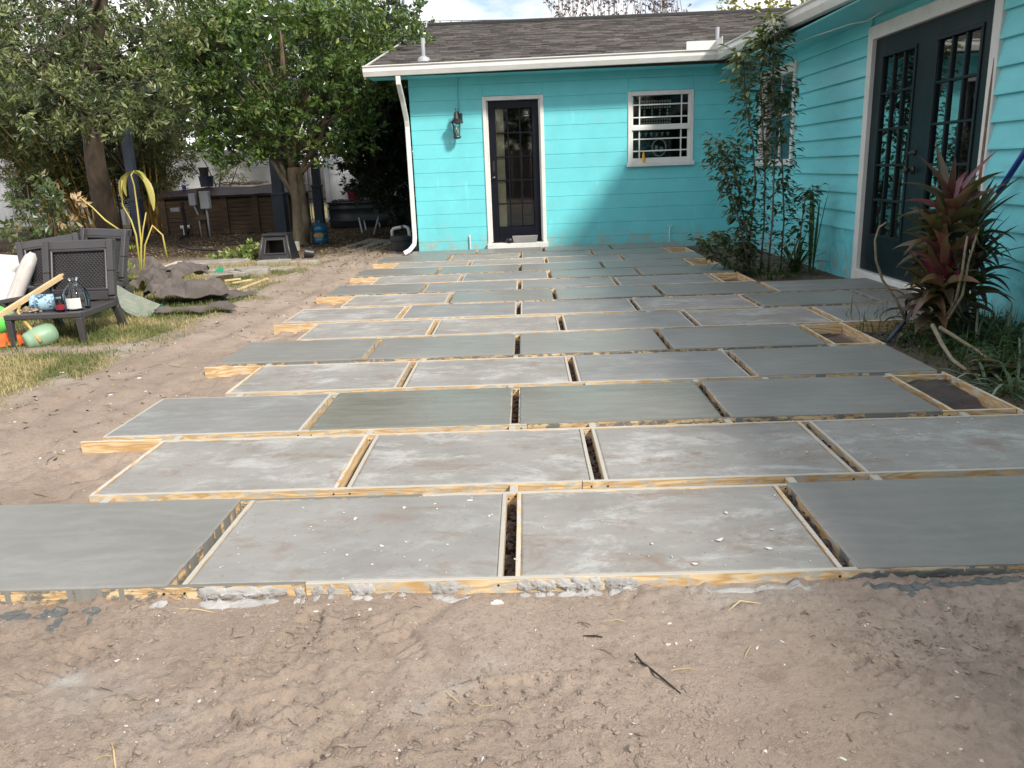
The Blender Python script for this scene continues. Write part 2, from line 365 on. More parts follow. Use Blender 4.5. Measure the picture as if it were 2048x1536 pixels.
gme = npmesh('ground', np.stack([X_.ravel(), Y_.ravel(), Z_.ravel()], 1),
             np.stack([idx[:-1, :-1].ravel(), idx[:-1, 1:].ravel(), idx[1:, 1:].ravel(), idx[1:, :-1].ravel()], 1), smooth=True)
def grassmask(x, y):
    e = -2.80-.10*np.sin(y*.9)+(fbm(x*2.5, y*2.5, 41, 3)-.5)*.7
    g = (1-sm(x, e-.35, e+.1))*sm(y, .9, 1.5)*(1-sm(y, 8.8, 10.2))
    g = g*sm(fbm(x*1.6, y*1.6, 44, 3), .18, .40)
    return np.maximum(g, sm(y, 20.5, 21.5)*1.)
def littermask(x, y):
    return sm(y, 9.8+1.2*(fbm(x*.8, y*.8, 50)-.5), 11.6)*(1-sm(y, 20.3, 21.3))*(1-.35*sm(x, -3.6, -2.4)*(1-sm(y, 11.6, 12.6)))*(x < -1.4)
mk = np.zeros((nx*ny, 4), np.float32); xr, yr = X_.ravel(), Y_.ravel()
bed = sm(xr, 2.26, 2.32)*sm(yr, 1.2, 1.6)
mk[:, 0] = grassmask(xr, yr); mk[:, 1] = np.maximum(littermask(xr, yr), bed*.75)
mk[:, 1] = np.maximum(mk[:, 1], sm(xr, -1.60, -1.50)*(1-sm(xr, 2.2, 2.25))*sm(yr, .01, .03)*.7)
dust = .75*np.exp(-((xr+2.95+.10*np.sin(yr*1.7))/.10)**2)*sm(yr, 2.3, 2.8)*(1-sm(yr, 4.2, 4.8))*sm(fbm(xr*6, yr*6, 60), .3, .6)
for (cx, cy, r, a) in ((-1.06, -.37, .05, .95), (-.98, -.43, .14, .35), (.62, .0, .22, .45), (-.05, -.33, .05, .5), (-.12, -.42, .05, .5), (-.2, -.5, .05, .4), (-.75, -.52, .12, .3)):
    dust = np.maximum(dust, a*np.exp(-(((xr-cx)/r)**2+((yr-cy)/(r*.8))**2))*(.5+fbm(xr*25, yr*25, 61)))
mk[:, 2] = np.clip(dust, 0, 1); mk[:, 3] = 1
ca = gme.color_attributes.new('mask', 'FLOAT_COLOR', 'POINT'); ca.data.foreach_set('color', mk.ravel())
go = link('ground', gme, None, m_soil); tag(go, kind='structure')
# ------------------------------------------------------------------ patio: slabs and timber forms
patio = link('slab_patio', None); tag(patio, 'staggered rows of rectangular concrete slabs cast between timber forms', None, None, 'structure')
forms = thing('timber_formwork', (0, 0, 0), 'pine board forms around the concrete slabs, smeared with cement', 'formwork')
BT = .0145; GAP = .036
def slab(x0, x1, y0, kind, depth=SD):
    e = {'f': .0125, 'w': .010, 'm': .004, 'd': -.001, 's': -.001}[kind]; j = {'f': .004, 'w': .003}.get(kind, .0018)
    zt = {'f': .005, 'w': .004, 'm': .002, 'd': -.003, 's': -.002}[kind] + random.uniform(-.001, .001)
    xa, xb, ya, yb = x0+BT-e, x1-BT+e, y0+BT-e, y0+depth-BT+e; cx, cy = (xa+xb)/2, (ya+yb)/2
    poly = []; n1, n2 = max(4, int((xb-xa)/.022)), max(4, int((yb-ya)/.022)); sd = random.random()*99
    for i in range(n1): poly.append((xa+(xb-xa)*i/n1, ya))
    for i in range(n2): poly.append((xb, ya+(yb-ya)*i/n2))
    for i in range(n1): poly.append((xb-(xb-xa)*i/n1, yb))
    for i in range(n2): poly.append((xa, yb-(yb-ya)*i/n2))
    out = []
    for k, (a, b) in enumerate(poly):
        r = (float(vnoise(k*.45+sd, sd))-.5)*2*j+random.uniform(-1, 1)*j*.35
        dx, dy = a-cx, b-cy
        if abs(dx)/(xb-xa) > abs(dy)/(yb-ya): a += math.copysign(r, dx)
        else: b += math.copysign(r, dy)
        out.append((a-cx, b-cy))
    mb = MB(); n = len(out)
    ins = [(a*(1-.008/abs(xb-xa)*2), b*(1-.008/abs(yb-ya)*2)) for a, b in out]
    mb.add([(a, b, -.088) for a, b in out]+[(a, b, -.004) for a, b in out]+[(a, b, 0) for a, b in ins],
           [(i, (i+1) % n, (i+1) % n+n, i+n) for i in range(n)]+[(i+n, (i+1) % n+n, (i+1) % n+2*n, i+2*n) for i in range(n)]+[tuple(range(2*n, 3*n))])
    o = mb.build('slab', {'f': m_fresh, 'w': m_wet, 'm': m_mid, 'd': m_dry, 's': m_dry2}[kind], patio, local=True)
    o.location = (cx, cy, zt); o['label'] = {'f': 'dark grey freshly troweled slab', 'w': 'wet slab with a puddle sheen', 'm': 'mid grey curing slab',
        'd': 'pale cured slab with mud smears and white bloom', 's': 'pale cured slab speckled with white cement drops'}[kind]
def board(ax, a0, a1, c, mat=None, zt=0., h=.088, t=BT):
    L_ = a1-a0; mb = MB()
    n = max(1, int(L_/.25)); vs = []; fs = []
    for i in range(n+1):
        x = -L_/2+L_*i/n; w = (0 if i in (0, n) else random.uniform(-.0015, .0015))
        vs += [(x, w-t/2, -h), (x, w+t/2, -h), (x, w+t/2, 0), (x, w-t/2, random.uniform(-.001, 0))]
    for i in range(n):
        for k in range(4): fs.append((i*4+k, i*4+(k+1) % 4, i*4+4+(k+1) % 4, i*4+4+k))
    fs += [(3, 2, 1, 0), (n*4, n*4+1, n*4+2, n*4+3)]
    mb.add(vs, fs)
    o = mb.build('board', mat or m_pine_s, forms, local=True, bev=.0015)
    if ax == 'x': o.location = ((a0+a1)/2, c, zt)
    else: o.location = (c, (a0+a1)/2, zt); o.rotation_euler = (0, 0, math.pi/2)
    return o
rows = []
odd = [-2*JL, -JL, 0, JL, 2*JL]; even = [-1.62*JL, -.66*JL, .335*JL, 1.33*JL]
kinds = {1: 'fsdf', 2: 'dddd', 3: 'mwwf', 4: 'ddmf', 5: 'ffff', 6: 'ddmdm', 7: 'dmmdff', 8: 'dfffm', 9: 'fmmm', 10: 'dmff', 11: 'ffff', 12: 'ddmf', 13: 'fdmf'[::1], 14: 'ffff'}
g2 = GAP/2
for r in range(1, 15):
    y0 = (r-1)*RP; y1 = y0+SD; kd = kinds[r]; wet = sum(k in 'fw' for k in kd) >= 2
    cells = []
    if r % 2:
        xl = -1.885 if r > 1 else -2.42
        js = [-JL, 0, JL, 2*JL]; b = [xl]+js; xs = [(b[i], b[i+1]) for i in range(4)]
    else:
        xs = [(-1.575, even[1]), (even[1], even[2]), (even[2], even[3]), (even[3], 2.235)]
    end = 2.235
    if r == 6: xs.append((2.235+.02, 3.19)); end = 3.19
    if r == 7: xs += [(2*JL, 2.84), (2.84, 3.30)]; end = 3.30
    if r == 8: xs.append((2.235+.02, 3.28)); end = 3.28
    for i, (a, b) in enumerate(xs):
        A = a+(g2 if i else 0); B = b-(g2 if i < len(xs)-1 else 0)
        if r % 2 and r != 7 and i == 3: B = b
        dd = SD
        cells.append((A, B)); slab(A, B, y0, kd[i % len(kd)])
        k = kd[i % len(kd)]; bm = {'f': m_pine_w, 'w': m_pine_w}.get(k, m_pine_s)
        board('y', y0+BT, y1-BT, A+BT/2, random.choice([m_pine, m_pine_s, bm, bm])); board('y', y0+BT, y1-BT, B-BT/2, random.choice([m_pine, m_pine_s, bm, bm]))
    # open planter boxes at the right end of the odd rows
    if r % 2 and r not in (7,):
        board('y', y0+BT, y1-BT, 2*JL+.05, m_pine, 0, .1); board('y', y0-.04, y1+.04, 2.235+.01, m_pine, .001, .115)
        board('x', 2*JL+.002, 2.235, y1-BT/2, m_pine, 0, .1); board('x', 2*JL+.002, 2.235, y0+BT/2, m_pine, 0, .1)
        endx = 2*JL
    else: endx = end
    # long front and back boards in pieces, nailed to each other
    for yy in (y0+BT/2, y1-BT/2):
        x = cells[0][0]
        while x < endx-.01:
            nx2 = min(endx, x+random.uniform(1.7, 3.0))
            if endx-nx2 < .5: nx2 = endx
            kk = kd[min(len(kd)-1, int((x-cells[0][0])/JL))]
            board('x', x, nx2-.002, yy, m_pine_w if kk in 'fw' else m_pine_s, random.uniform(-.0015, .0005)); x = nx2
# left tails of the odd rows' front boards in view, beyond the even slabs
for r in (3, 5, 7, 9, 11, 13):
    y0 = (r-1)*RP
    board('x', -1.93-random.uniform(0, .06), -1.60, y0-.022, m_pine, -.012, .1)
board('y', 5*RP, 5*RP+SD, 3.2, m_pine); board('x', 2.26, 3.32, 5*RP-.012, m_pine, .001, .115)
# packing blocks across the long gaps, and screw heads
sc_ = MB(); scn = 0
for r in range(1, 15):
    y = (r-1)*RP+SD+(RP-SD)/2
    for x in ([-1.5, -.62, -.0, .34, .98, 1.3, 1.95] if r < 13 else []):
        if random.random() < .75: board('y', y-.034, y+.034, x+random.uniform(-.05, .05), m_pine_s, -.006, .07, .03)
for r in range(1, 9):
    js = [-JL, 0, JL, 2*JL] if r % 2 else [even[1], even[2], even[3]]
    for x in js:
        for q in (-.012, .012): sc_.tube([(x+q, (r-1)*RP+SD-BT-.0015, -.02+q*.4), (x+q, (r-1)*RP+SD-BT+.002, -.02+q*.4)], .0034, 6)
        for q in (-.03, .03): sc_.tube([(x+q, (r-1)*RP-.0015, -.022), (x+q, (r-1)*RP+.002, -.022)], .004, 6)
tag(sc_.build('screw', m_black, forms), kind='stuff')
# rubble lying in the gaps
def crumbs(n, fx, smin, smax, name, mat, label=None, cat=None, parent=None, flat=.6):
    ico = np.array([(0, 0, 1), (.89, 0, .45), (.28, .85, .45), (-.72, .53, .45), (-.72, -.53, .45), (.28, -.85, .45), (.72, .53, -.45), (-.28, .85, -.45), (-.89, 0, -.45), (-.28, -.85, -.45), (.72, -.53, -.45), (0, 0, -1)])
    ff = np.array([(0, 1, 2), (0, 2, 3), (0, 3, 4), (0, 4, 5), (0, 5, 1), (1, 6, 2), (2, 7, 3), (3, 8, 4), (4, 9, 5), (5, 10, 1), (6, 7, 2), (7, 8, 3), (8, 9, 4), (9, 10, 5), (10, 6, 1), (11, 7, 6), (11, 8, 7), (11, 9, 8), (11, 10, 9), (11, 6, 10)])
    p = fx(n); n = len(p); s = smin+(smax-smin)*rng.random(n)**3
    v = ico[None]*s[:, None, None]*(.6+.8*rng.random((n, 12, 1)))*np.stack([.7+1.3*rng.random(n)**2, np.ones(n), np.full(n, flat)], 1)[:, None]; a = rng.random(n)*6.28
    c, q = np.cos(a)[:, None], np.sin(a)[:, None]; v = np.stack([v[..., 0]*c*1.3-v[..., 1]*q, v[..., 0]*q*1.3+v[..., 1]*c, v[..., 2]], -1)+p[:, None]
    me = npmesh(name, v.reshape(-1, 3), (ff[None]+(np.arange(n)*12)[:, None, None]).reshape(-1, 3))
    o = link(name, me, parent, mat); tag(o, label, cat, None, 'stuff'); return o
def onground(n, x0, x1, y0, y1, dens=None, dz=0.):
    x = x0+(x1-x0)*rng.random(n); y = y0+(y1-y0)*rng.random(n)
    if dens is not None: k = rng.random(n) < dens(x, y); x, y = x[k], y[k]
    return np.stack([x, y, gz(x, y)+dz], 1)
gapj = [(x, (r-1)*RP) for r in range(1, 9) for x in ([-JL, 0, JL] if r % 2 else [even[1], even[2], even[3]])]
def ingaps(n):
    k = rng.integers(0, len(gapj), n); g = np.array(gapj)[k]
    return np.stack([g[:, 0]+(rng.random(n)-.5)*.026, g[:, 1]+.02+rng.random(n)*.58, -.062+rng.random(n)*.022*(k % 3)], 1)
crumbs(3600, ingaps, .004, .016, 'gap_rubble', m_dark, 'dark soil crumbs fallen into the gaps between the slabs', 'rubble')
clump = lambda x, y: sm(fbm(x*3.2, y*3.2, 71, 3), .42, .66)*.9+.06
crumbs(34000, lambda n: onground(n, -2.3, 2.2, -.85, .0, clump, .0), .001, .0062, 'soil_crumbs', m_crumb, 'crumbs of brown soil scattered over the bare ground in front of the slabs', 'soil')
crumbs(2600, lambda n: onground(n, -3.6, -1.7, 0, 9, clump), .002, .012, 'soil_crumbs', m_crumb, 'crumbs of brown soil on the bare strip left of the slabs', 'soil')
crumbs(600, lambda n: onground(n, -2.4, 2.3, -.85, 0, None, .001), .0008, .0042, 'white_grit', m_peb, 'white grit and cement specks strewn over the bare soil in front', 'grit')
crumbs(500, lambda n: onground(n, -3.3, -1.7, 0, 9, None, .001), .001, .008, 'white_grit', m_peb, 'white grit along the bare strip left of the slabs', 'grit')
def ontop(n):
    x = -.9+1.85*rng.random(n); y = .03+.56*rng.random(n); k = rng.random(n) < .5; x[k] = 1.1+rng.random(k.sum())*.9; y[k] += RP
    return np.stack([x, y, np.full(n, .001)], 1)
crumbs(90, ontop, .0015, .007, 'cement_crumbs', m_peb, 'small white cement crumbs lying on the pale slabs', 'crumbs')
# twigs
def twigs(n, fx, l0, l1, r, name, mat, label, cat):
    p = fx(n); mb = MB()
    for q in p:
        a = random.random()*6.28; l = random.uniform(l0, l1); b = random.uniform(-.8, .8); pts = []
        x, y = q[0], q[1]
        for k in range(4):
            pts.append((x, y, 0)); x += math.cos(a)*l/3; y += math.sin(a)*l/3; a += b*random.uniform(.2, 1)
        z = gz([t[0] for t in pts], [t[1] for t in pts]); pts = [(t[0], t[1], float(z[i])+r*.7+(.004 if i in (1, 2) else 0)) for i, t in enumerate(pts)]
        mb.tube(pts, [r, r, r*.8, r*.4], 4)
    return tag(mb.build(name, mat), label, cat, None, 'stuff')
twigs(260, lambda n: onground(n, -2, 2, -.8, -.03, clump), .012, .06, .0011, 'root_bits', m_twig, 'dark root bits and twigs strewn over the bare soil in front', 'twigs')
twigs(22, lambda n: onground(n, -2, 2, -.8, -.03), .02, .07, .001, 'straw_bits', m_straw, 'pale straw bits on the bare soil in front', 'straw')
twigs(160, lambda n: onground(n, -3.4, -1.9, .3, 9), .03, .12, .0018, 'root_bits', m_twig, 'dark root bits on the bare strip left of the slabs', 'twigs')
def stick(name, pix, r, mat, label, cat='stick', z=.004):
    pts = [P(a, b, Z=-.036) for a, b in pix]; zz = gz([p.x for p in pts], [p.y for p in pts])
    mb = MB(); mb.tube([(p.x, p.y, float(zz[i])+r*.6+(z if 0 < i < len(pts)-1 else 0)) for i, p in enumerate(pts)], [r*(.5 if i in (0, len(pts)-1) else random.uniform(.8, 1.2)) for i in range(len(pts))], 6)
    return single(name, mb, mat, label, cat)
stick('stick', [(1268, 1296), (1283, 1322), (1302, 1335), (1325, 1352), (1362, 1378)], .0026, m_barkd, 'dark forked root stick lying diagonally on the bare soil in front')
stick('stick', [(1166, 1268), (1190, 1271), (1205, 1270)], .003, m_barkd, 'short dark stick on the bare soil below the second front slab')
stick('stick', [(222, 1480), (228, 1505), (231, 1536), (230, 1575)], .0022, m_straw, 'yellow straw stalk running off the bottom edge of the photo', 'straw')
stick('stick', [(360, 1216), (395, 1218), (425, 1220)], .002, m_stick, 'thin wood splinter in front of the form board')
stick('stick', [(1456, 1228), (1480, 1214), (1510, 1208), (1552, 1218)], .0018, m_straw, 'bent pale stalk on the soil near the front boards')
# cement spilled over the front board
def blobs(name, pix, rx, ry, h, mat, label, seed, jag=.5, face=True):
    mb = MB()
    for bi, (px, py, ax, ay, hh) in enumerate(pix):
        c = P(px, py, Z=-.036); nr, nc = 7, 26; b = len(mb.v); cy = min(c.y, -ay*1.25-.003)
        cz = lambda x, y: float(gz(x, y))
        mb.v.append((c.x, cy, cz(c.x, cy)+hh))
        for i in range(1, nr+1):
            for k in range(nc):
                t = k/nc*2*math.pi; e = 1+jag*(float(fbm(math.cos(t)*2.1+seed+bi*7, math.sin(t)*2.1, seed, 4, .6))-.5)*2
                rr = i/nr; x = c.x+math.cos(t)*ax*rr*e; y = min(cy+math.sin(t)*ay*rr*min(e, 1.2), -.002-.0004*i)
                z = cz(x, y)+hh*.42*(1-rr**2.2)*(.2+1.5*float(fbm(x*70, y*70, seed+3, 4, .65)))-(.004 if i == nr else 0)
                mb.v.append((x, y, z))
        for k in range(nc): mb.f.append((b, b+1+k, b+1+(k+1) % nc))
        for i in range(nr-1):
            for k in range(nc): q = b+1+i*nc; mb.f.append((q+k, q+nc+k, q+nc+(k+1) % nc, q+(k+1) % nc))
        if face and hh > .009:
            b = len(mb.v); zc = -.026; az = .020; mb.v.append((c.x, -hh*.8, zc))
            for i in range(1, nr+1):
                for k in range(nc):
                    t = k/nc*2*math.pi; e = 1+.7*(float(fbm(math.cos(t)*2.4+seed+bi*5, math.sin(t)*2.4, seed+4, 4, .6))-.5)*2; rr = i/nr
                    x = c.x+math.cos(t)*ax*1.25*rr*e; z = zc+math.sin(t)*az*rr*e
                    mb.v.append((x, -.0012-hh*.30*(1-rr**3)*(.1+1.6*float(fbm(x*75, z*75, seed+9, 4, .65)))+(.003 if i == nr else 0), max(min(z, -.002), -.06)))
            for k in range(nc): mb.f.append((b, b+1+k, b+1+(k+1) % nc))
            for i in range(nr-1):
                for k in range(nc): q = b+1+i*nc; mb.f.append((q+k, q+nc+k, q+nc+(k+1) % nc, q+(k+1) % nc))
    return tag(single(name, mb, mat, label, 'concrete spill', smooth=True), kind='stuff')
blobs('concrete_spill', [(450, 1190, .06, .022, .022), (500, 1188, .06, .022, .026), (545, 1184, .035, .018, .018), (425, 1187, .025, .015, .02)], 0, 0, 0, m_cem, 'lumpy pale concrete oozed over the front board below the speckled slab', 3, .35)
blobs('concrete_spill', [(602, 1186, .012, .02, .014), (605, 1200, .008, .02, .006), (640, 1180, .012, .014, .01), (668, 1180, .01, .012, .01), (720, 1178, .02, .014, .014), (742, 1176, .014, .014, .012), (780, 1178, .01, .014, .006), (808, 1176, .012, .01, .006), (905, 1170, .03, .015, .014), (880, 1172, .02, .012, .01), (930, 1176, .02, .01, .008)], 0, 0, 0, m_cem, 'row of small pale concrete drips in front of the board left of the centre gap', 5, .4)
blobs('concrete_spill', [(1050, 1168, .018, .014, .016), (1078, 1170, .02, .015, .018), (1100, 1172, .014, .012, .012), (1135, 1172, .03, .016, .022), (1165, 1172, .03, .018, .022), (1190, 1170, .018, .016, .018), (1222, 1172, .014, .014, .014), (1240, 1170, .03, .012, .016), (1262, 1170, .014, .01, .01)], 0, 0, 0, m_cem, 'lumpy grey concrete clots on the front board right of the centre gap', 9, .45)
blobs('concrete_spill', [(1470, 1180, .09, .018, .006), (1560, 1176, .08, .016, .006), (1600, 1178, .05, .014, .005)], 0, 0, 0, m_cem, 'thin pale cement wash on the soil at the right front corner of the slab', 12, .5)
blobs('concrete_spill', [(25, 1228, .06, .035, .006), (105, 1224, .045, .034, .006), (112, 1245, .014, .055, .005), (106, 1262, .012, .018, .004), (178, 1222, .03, .02, .005), (186, 1232, .008, .04, .004)], 0, 0, 0, m_cemwet, 'dark wet cement runs on the soil at the left front slab', 15, .6)
blobs('concrete_spill', [(1760, 1178, .05, .014, .012), (1820, 1180, .06, .02, .01), (1822, 1192, .012, .02, .006), (1900, 1172, .08, .014, .012), (1990, 1168, .09, .018, .014)], 0, 0, 0, m_cemwet, 'dark wet cement apron under the fresh slab at the right front', 18, .5)
def lump(name, px, py, s, h, mat, label, cat, seed):
    c = P(px, py, Z=-.036); mb = MB(); z0 = float(gz(c.x, c.y)); b = 0; n = 10
    mb.v.append((c.x, c.y, z0+h))
    for i in range(1, 5):
        for k in range(n):
            t = 6.283*k/n; e = .6+.8*float(vnoise(k*1.3+seed, i*.6, seed)); rr = math.sin(i/4*1.57)*s*e
            mb.v.append((c.x+math.cos(t)*rr, c.y+math.sin(t)*rr*.7, z0-.002+h*math.cos(i/4*1.57)*(.6+.6*float(vnoise(k*2.1, i, seed+2)))))
    for k in range(n): mb.f.append((0, 1+k, 1+(k+1) % n))
    for i in range(3):
        for k in range(n): q = 1+i*n; mb.f.append((q+k, q+n+k, q+n+(k+1) % n, q+(k+1) % n))
    return single(name, mb, mat, label, cat)
lump('concrete_chunk', 318, 1210, .028, .014, m_cem, 'ragged pale concrete chunk lying in front of the left form board', 'concrete chunk', 3)
lump('concrete_chunk', 270, 1190, .014, .01, m_cem, 'small pale cement lump against the front board at left', 'concrete chunk', 6)
lump('concrete_chunk', 388, 1188, .012, .012, m_cem, 'white cement lump left of the long pale spill', 'concrete chunk', 8)
lump('concrete_chunk', 995, 1200, .018, .01, m_peb, 'white crumpled scrap on the soil below the centre gap', 'scrap', 9)
lump('concrete_chunk', 1531, 1498, .006, .006, m_peb, 'small white pebble on the soil at bottom right', 'pebble', 11)
lump('concrete_chunk', 740, 1218, .006, .006, m_peb, 'white pebble on the soil in front of the left centre slab', 'pebble', 12)
lump('concrete_clot', 252, 1182, .018, .02, m_cemwet, 'dark wet cement clot bulging over the front board at left', 'concrete clot', 13)
# soil heaped in the near planter box
def patch(name, x0, x1, y0, y1, zf, mat, parent=None, n=40, m_=20):
    xs = np.linspace(x0, x1, m_); ys = np.linspace(y0, y1, n); A, B = np.meshgrid(xs, ys); C = zf(A, B)
    ii = np.arange(n*m_).reshape(n, m_)
    return npmesh(name, np.stack([A.ravel(), B.ravel(), C.ravel()], 1), np.stack([ii[:-1, :-1].ravel(), ii[:-1, 1:].ravel(), ii[1:, 1:].ravel(), ii[1:, :-1].ravel()], 1), smooth=True)
for r, lab in ((3, 'dark soil heaped in the nearest open timber box'), (5, 'dark soil in the second open timber box')):
    y0 = (r-1)*RP
    me = patch('box_soil', 1.97, 2.228, y0+.02, y0+SD-.02, lambda x, y: -.088+.05*fbm(x*9, y*9, 5+r, 5, .6)+(.035*sm(y-y0, .15, .4) if r == 3 else -.01), m_dark)
    tag(link('box_soil', me, None, m_dark), lab, 'soil', None, 'stuff')
# ------------------------------------------------------------------ house
WY = 10.07; WX = 3.34
house = thing('turquoise_house', (0, WY, 0), 'turquoise L-shaped house with shingle roof and white gutters around the new patio', 'house')
def hp(mb, name, mat, parent=None, **kw): return mb.build(name, mat, parent or house, **kw)
# far block wall
DX0, DX1, DZT = -.49, .39, 2.13
wx0, wx1, wz0, wz1 = 1.60, 2.54, 1.13, 2.12
bw = MB()
bw.box(-1.52, DX0+.01, WY+.006, WY+.2, -.1, 2.46); bw.box(DX1-.01, wx0+.01, WY+.006, WY+.2, -.1, 2.46); bw.box(wx1-.01, 5.2, WY+.006, WY+.2, -.1, 2.46)
bw.box(DX0+.01, DX1-.01, WY+.014, WY+.2, DZT-.01, 2.46); bw.box(wx0+.01, wx1-.01, WY+.014, WY+.2, -.1, wz0); bw.box(wx0+.01, wx1-.01, WY+.014, WY+.2, wz1, 2.46)
bw.box(-1.52, -1.32, WY+.2, 26, -.1, 2.46); bw.box(-1.3, 8, 26, 26.2, -.1, 2.46)
wall = hp(bw, 'block_wall', m_joint)
z = -.1; k = 0
while z < 2.45:
    z1 = min(z+.2, 2.458); segs = [(-1.535, 3.33)]
    def cut(segs, a, b):
        o = []
        for s, e in segs:
            if e <= a or s >= b: o.append((s, e))
            else:
                if s < a: o.append((s, a))
                if e > b: o.append((b, e))
        return o
    extra = []
    if z < DZT-.01:
        segs = cut(segs, DX0+.005, DX1-.005)
        if z1 > DZT+.01: extra.append((DX0+.008, DX1-.008, DZT+.003, z1))
    if z1 > wz0+.01 and z < wz1-.01:
        segs = cut(segs, wx0+.005, wx1-.005)
        if z < wz0-.055: extra.append((wx0+.008, wx1-.008, z, wz0-.053))
        if z1 > wz1+.01: extra.append((wx0+.008, wx1-.008, wz1+.003, z1))
    for s, e, za, zb in extra:
        MB().box(s, e, WY, WY+.02, za+.0025, zb-.0025).build('block_course', m_block, wall, bev=.003)
    for s, e in segs:
        mb = MB(); mb.box(s, e, WY+random.uniform(-.0015, .001), WY+.02, z+.0016, z1-.0016)
        mb.build('block_course', m_block, wall, bev=.0025)
    z = z1; k += 1
# far door
dframe = MB()
dframe.box(DX0, DX0+.055, WY-.022, WY+.16, .0, DZT); dframe.box(DX1-.055, DX1, WY-.022, WY+.16, .0, DZT); dframe.box(DX0+.055, DX1-.055, WY-.021, WY+.16, DZT-.055, DZT)
dframe.box(DX0+.055, DX0+.075, WY+.03, WY+.16, .06, DZT-.055); dframe.box(DX1-.075, DX1-.055, WY+.03, WY+.16, .06, DZT-.055)
hp(dframe, 'door_frame', m_white, bev=.004)
hp(MB().box(DX0-.01, DX1+.02, WY-.09, WY+.16, -.09, .05), 'threshold', m_white, bev=.006)
dl, dr, db, dt = DX0+.078, DX1-.078, .065, DZT-.058
yd0, yd1 = WY+.06, WY+.10
st = .10; gx0, gx1, gz0, gz1 = dl+st, dr-st+.005, db+.22, dt-.11
leaf = MB(); leaf.box(dl, gx0, yd0, yd1, db, dt); leaf.box(gx1, dr, yd0, yd1, db, dt); leaf.box(gx0, gx1, yd0+.0, yd1, db, gz0); leaf.box(gx0, gx1, yd0, yd1, gz1, dt)
door = hp(leaf, 'door', m_navy, bev=.003)
for i in range(1, 3): x = gx0+(gx1-gx0)*i/3; MB().box(x-.010, x+.010, yd0+.004, yd1-.004, gz0, gz1).build('muntin', m_navy, door, bev=.004)
for j in range(1, 5): zz = gz0+(gz1-gz0)*j/5; MB().box(gx0, gx1, yd0+.002, yd1-.006, zz-.010, zz+.010).build('muntin', m_navy, door, bev=.004)
for i in range(3):
    for j in range(5):
        MB().box(gx0+(gx1-gx0)*i/3+.01, gx0+(gx1-gx0)*(i+1)/3-.01, yd0+.018, yd0+.022, gz0+(gz1-gz0)*j/5+.01, gz0+(gz1-gz0)*(j+1)/5-.01).build('pane', m_glass, door)
MB().box(dl+.035, dl+.065, yd0-.006, yd0+.001, 1.08, 1.24).build('lock_plate', m_black, door, bev=.004)
kb = MB(); kb.tube([(dl+.05, yd0+.002, 1.0), (dl+.05, yd0-.03, 1.0), (dl+.05, yd0-.04, 1.0), (dl+.05, yd0-.062, 1.0)], [.028, .012, .026, .016], 14); kb.build('knob', plain('knob_metal', (.12, .12, .12), None, .3, metal=.8), door, smooth=True)
stk = MB(); stk.box(gx1-.115, gx1-.035, yd0+.014, yd0+.017, gz1-.12, gz1-.02); stk.build('sticker', m_blkp, door)
sw = MB()
for (a, b, w, h) in ((-.085, -.055, .012, .014), (-.062, -.058, .01, .01), (-.086, -.078, .014, .016), (-.068, -.08, .012, .016)): sw.box(gx1+a, gx1+a+w, yd0+.0125, yd0+.0135, gz1+b, gz1+b+h)
sw.box(gx1-.1, gx1-.045, yd0+.0125, yd0+.0135, gz1-.108, gz1-.100); sw.box(gx1-.112, gx1-.110, yd0+.0125, yd0+.0135, gz1-.115, gz1-.03)
sw.build('sticker_print', m_peb, door)
hp(MB().box(gx0-.02, gx0+.115, WY+.125, WY+.14, -.05, 2.05), 'inner_casing', m_cream)
# far window (single hung, prairie grid)
fr = MB()
fr.box(wx0, wx0+.055, WY-.018, WY+.1, wz0, wz1); fr.box(wx1-.055, wx1, WY-.018, WY+.1, wz0, wz1); fr.box(wx0+.055, wx1-.055, WY-.018, WY+.1, wz1-.06, wz1); fr.box(wx0+.055, wx1-.055, WY-.018, WY+.1, wz0, wz0+.05)
win = hp(fr, 'window', m_white, bev=.004)
MB().box(wx0-.02, wx1+.02, WY-.06, WY+.0, wz0-.05, wz0+.004).build('sill', m_white, win, bev=.005)
xa, xb = wx0+.055, wx1-.055; zm = (wz0+wz1)/2-.01
MB().box(xa, xb, WY+.0, WY+.06, zm-.028, zm+.028).build('meeting_rail', m_white, win, bev=.004)
for (z0, z1, yy) in ((zm+.028, wz1-.06, WY+.022), (wz0+.05, zm-.028, WY+.038)):
    hh = z1-z0
    rr_ = MB(); rr_.box(xa, xa+.022, yy-.012, yy+.02, z0, z1); rr_.box(xb-.022, xb, yy-.012, yy+.02, z0, z1); rr_.box(xa+.022, xb-.022, yy-.012, yy+.02, z0, z0+.02); rr_.build('sash', m_white, win)
    for x in (xa+.115, xb-.115): MB().box(x-.009, x+.009, yy-.004, yy+.004, z0+.02, z1).build('grid_bar', m_white, win)
    for q in (.29, .70): MB().box(xa+.022, xb-.022, yy-.005, yy+.005, z0+hh*q-.009, z0+hh*q+.009).build('grid_bar', m_white, win)
    MB().box(xa+.02, xb-.02, yy+.006, yy+.009, z0+.01, z1).build('pane', m_glass, win)
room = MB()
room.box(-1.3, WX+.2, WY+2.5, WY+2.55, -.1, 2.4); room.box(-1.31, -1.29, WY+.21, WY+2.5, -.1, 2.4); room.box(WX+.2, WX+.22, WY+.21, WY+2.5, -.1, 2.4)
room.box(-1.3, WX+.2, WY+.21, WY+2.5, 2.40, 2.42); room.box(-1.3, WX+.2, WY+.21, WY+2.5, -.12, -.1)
hp(room, 'room_lining', m_int)
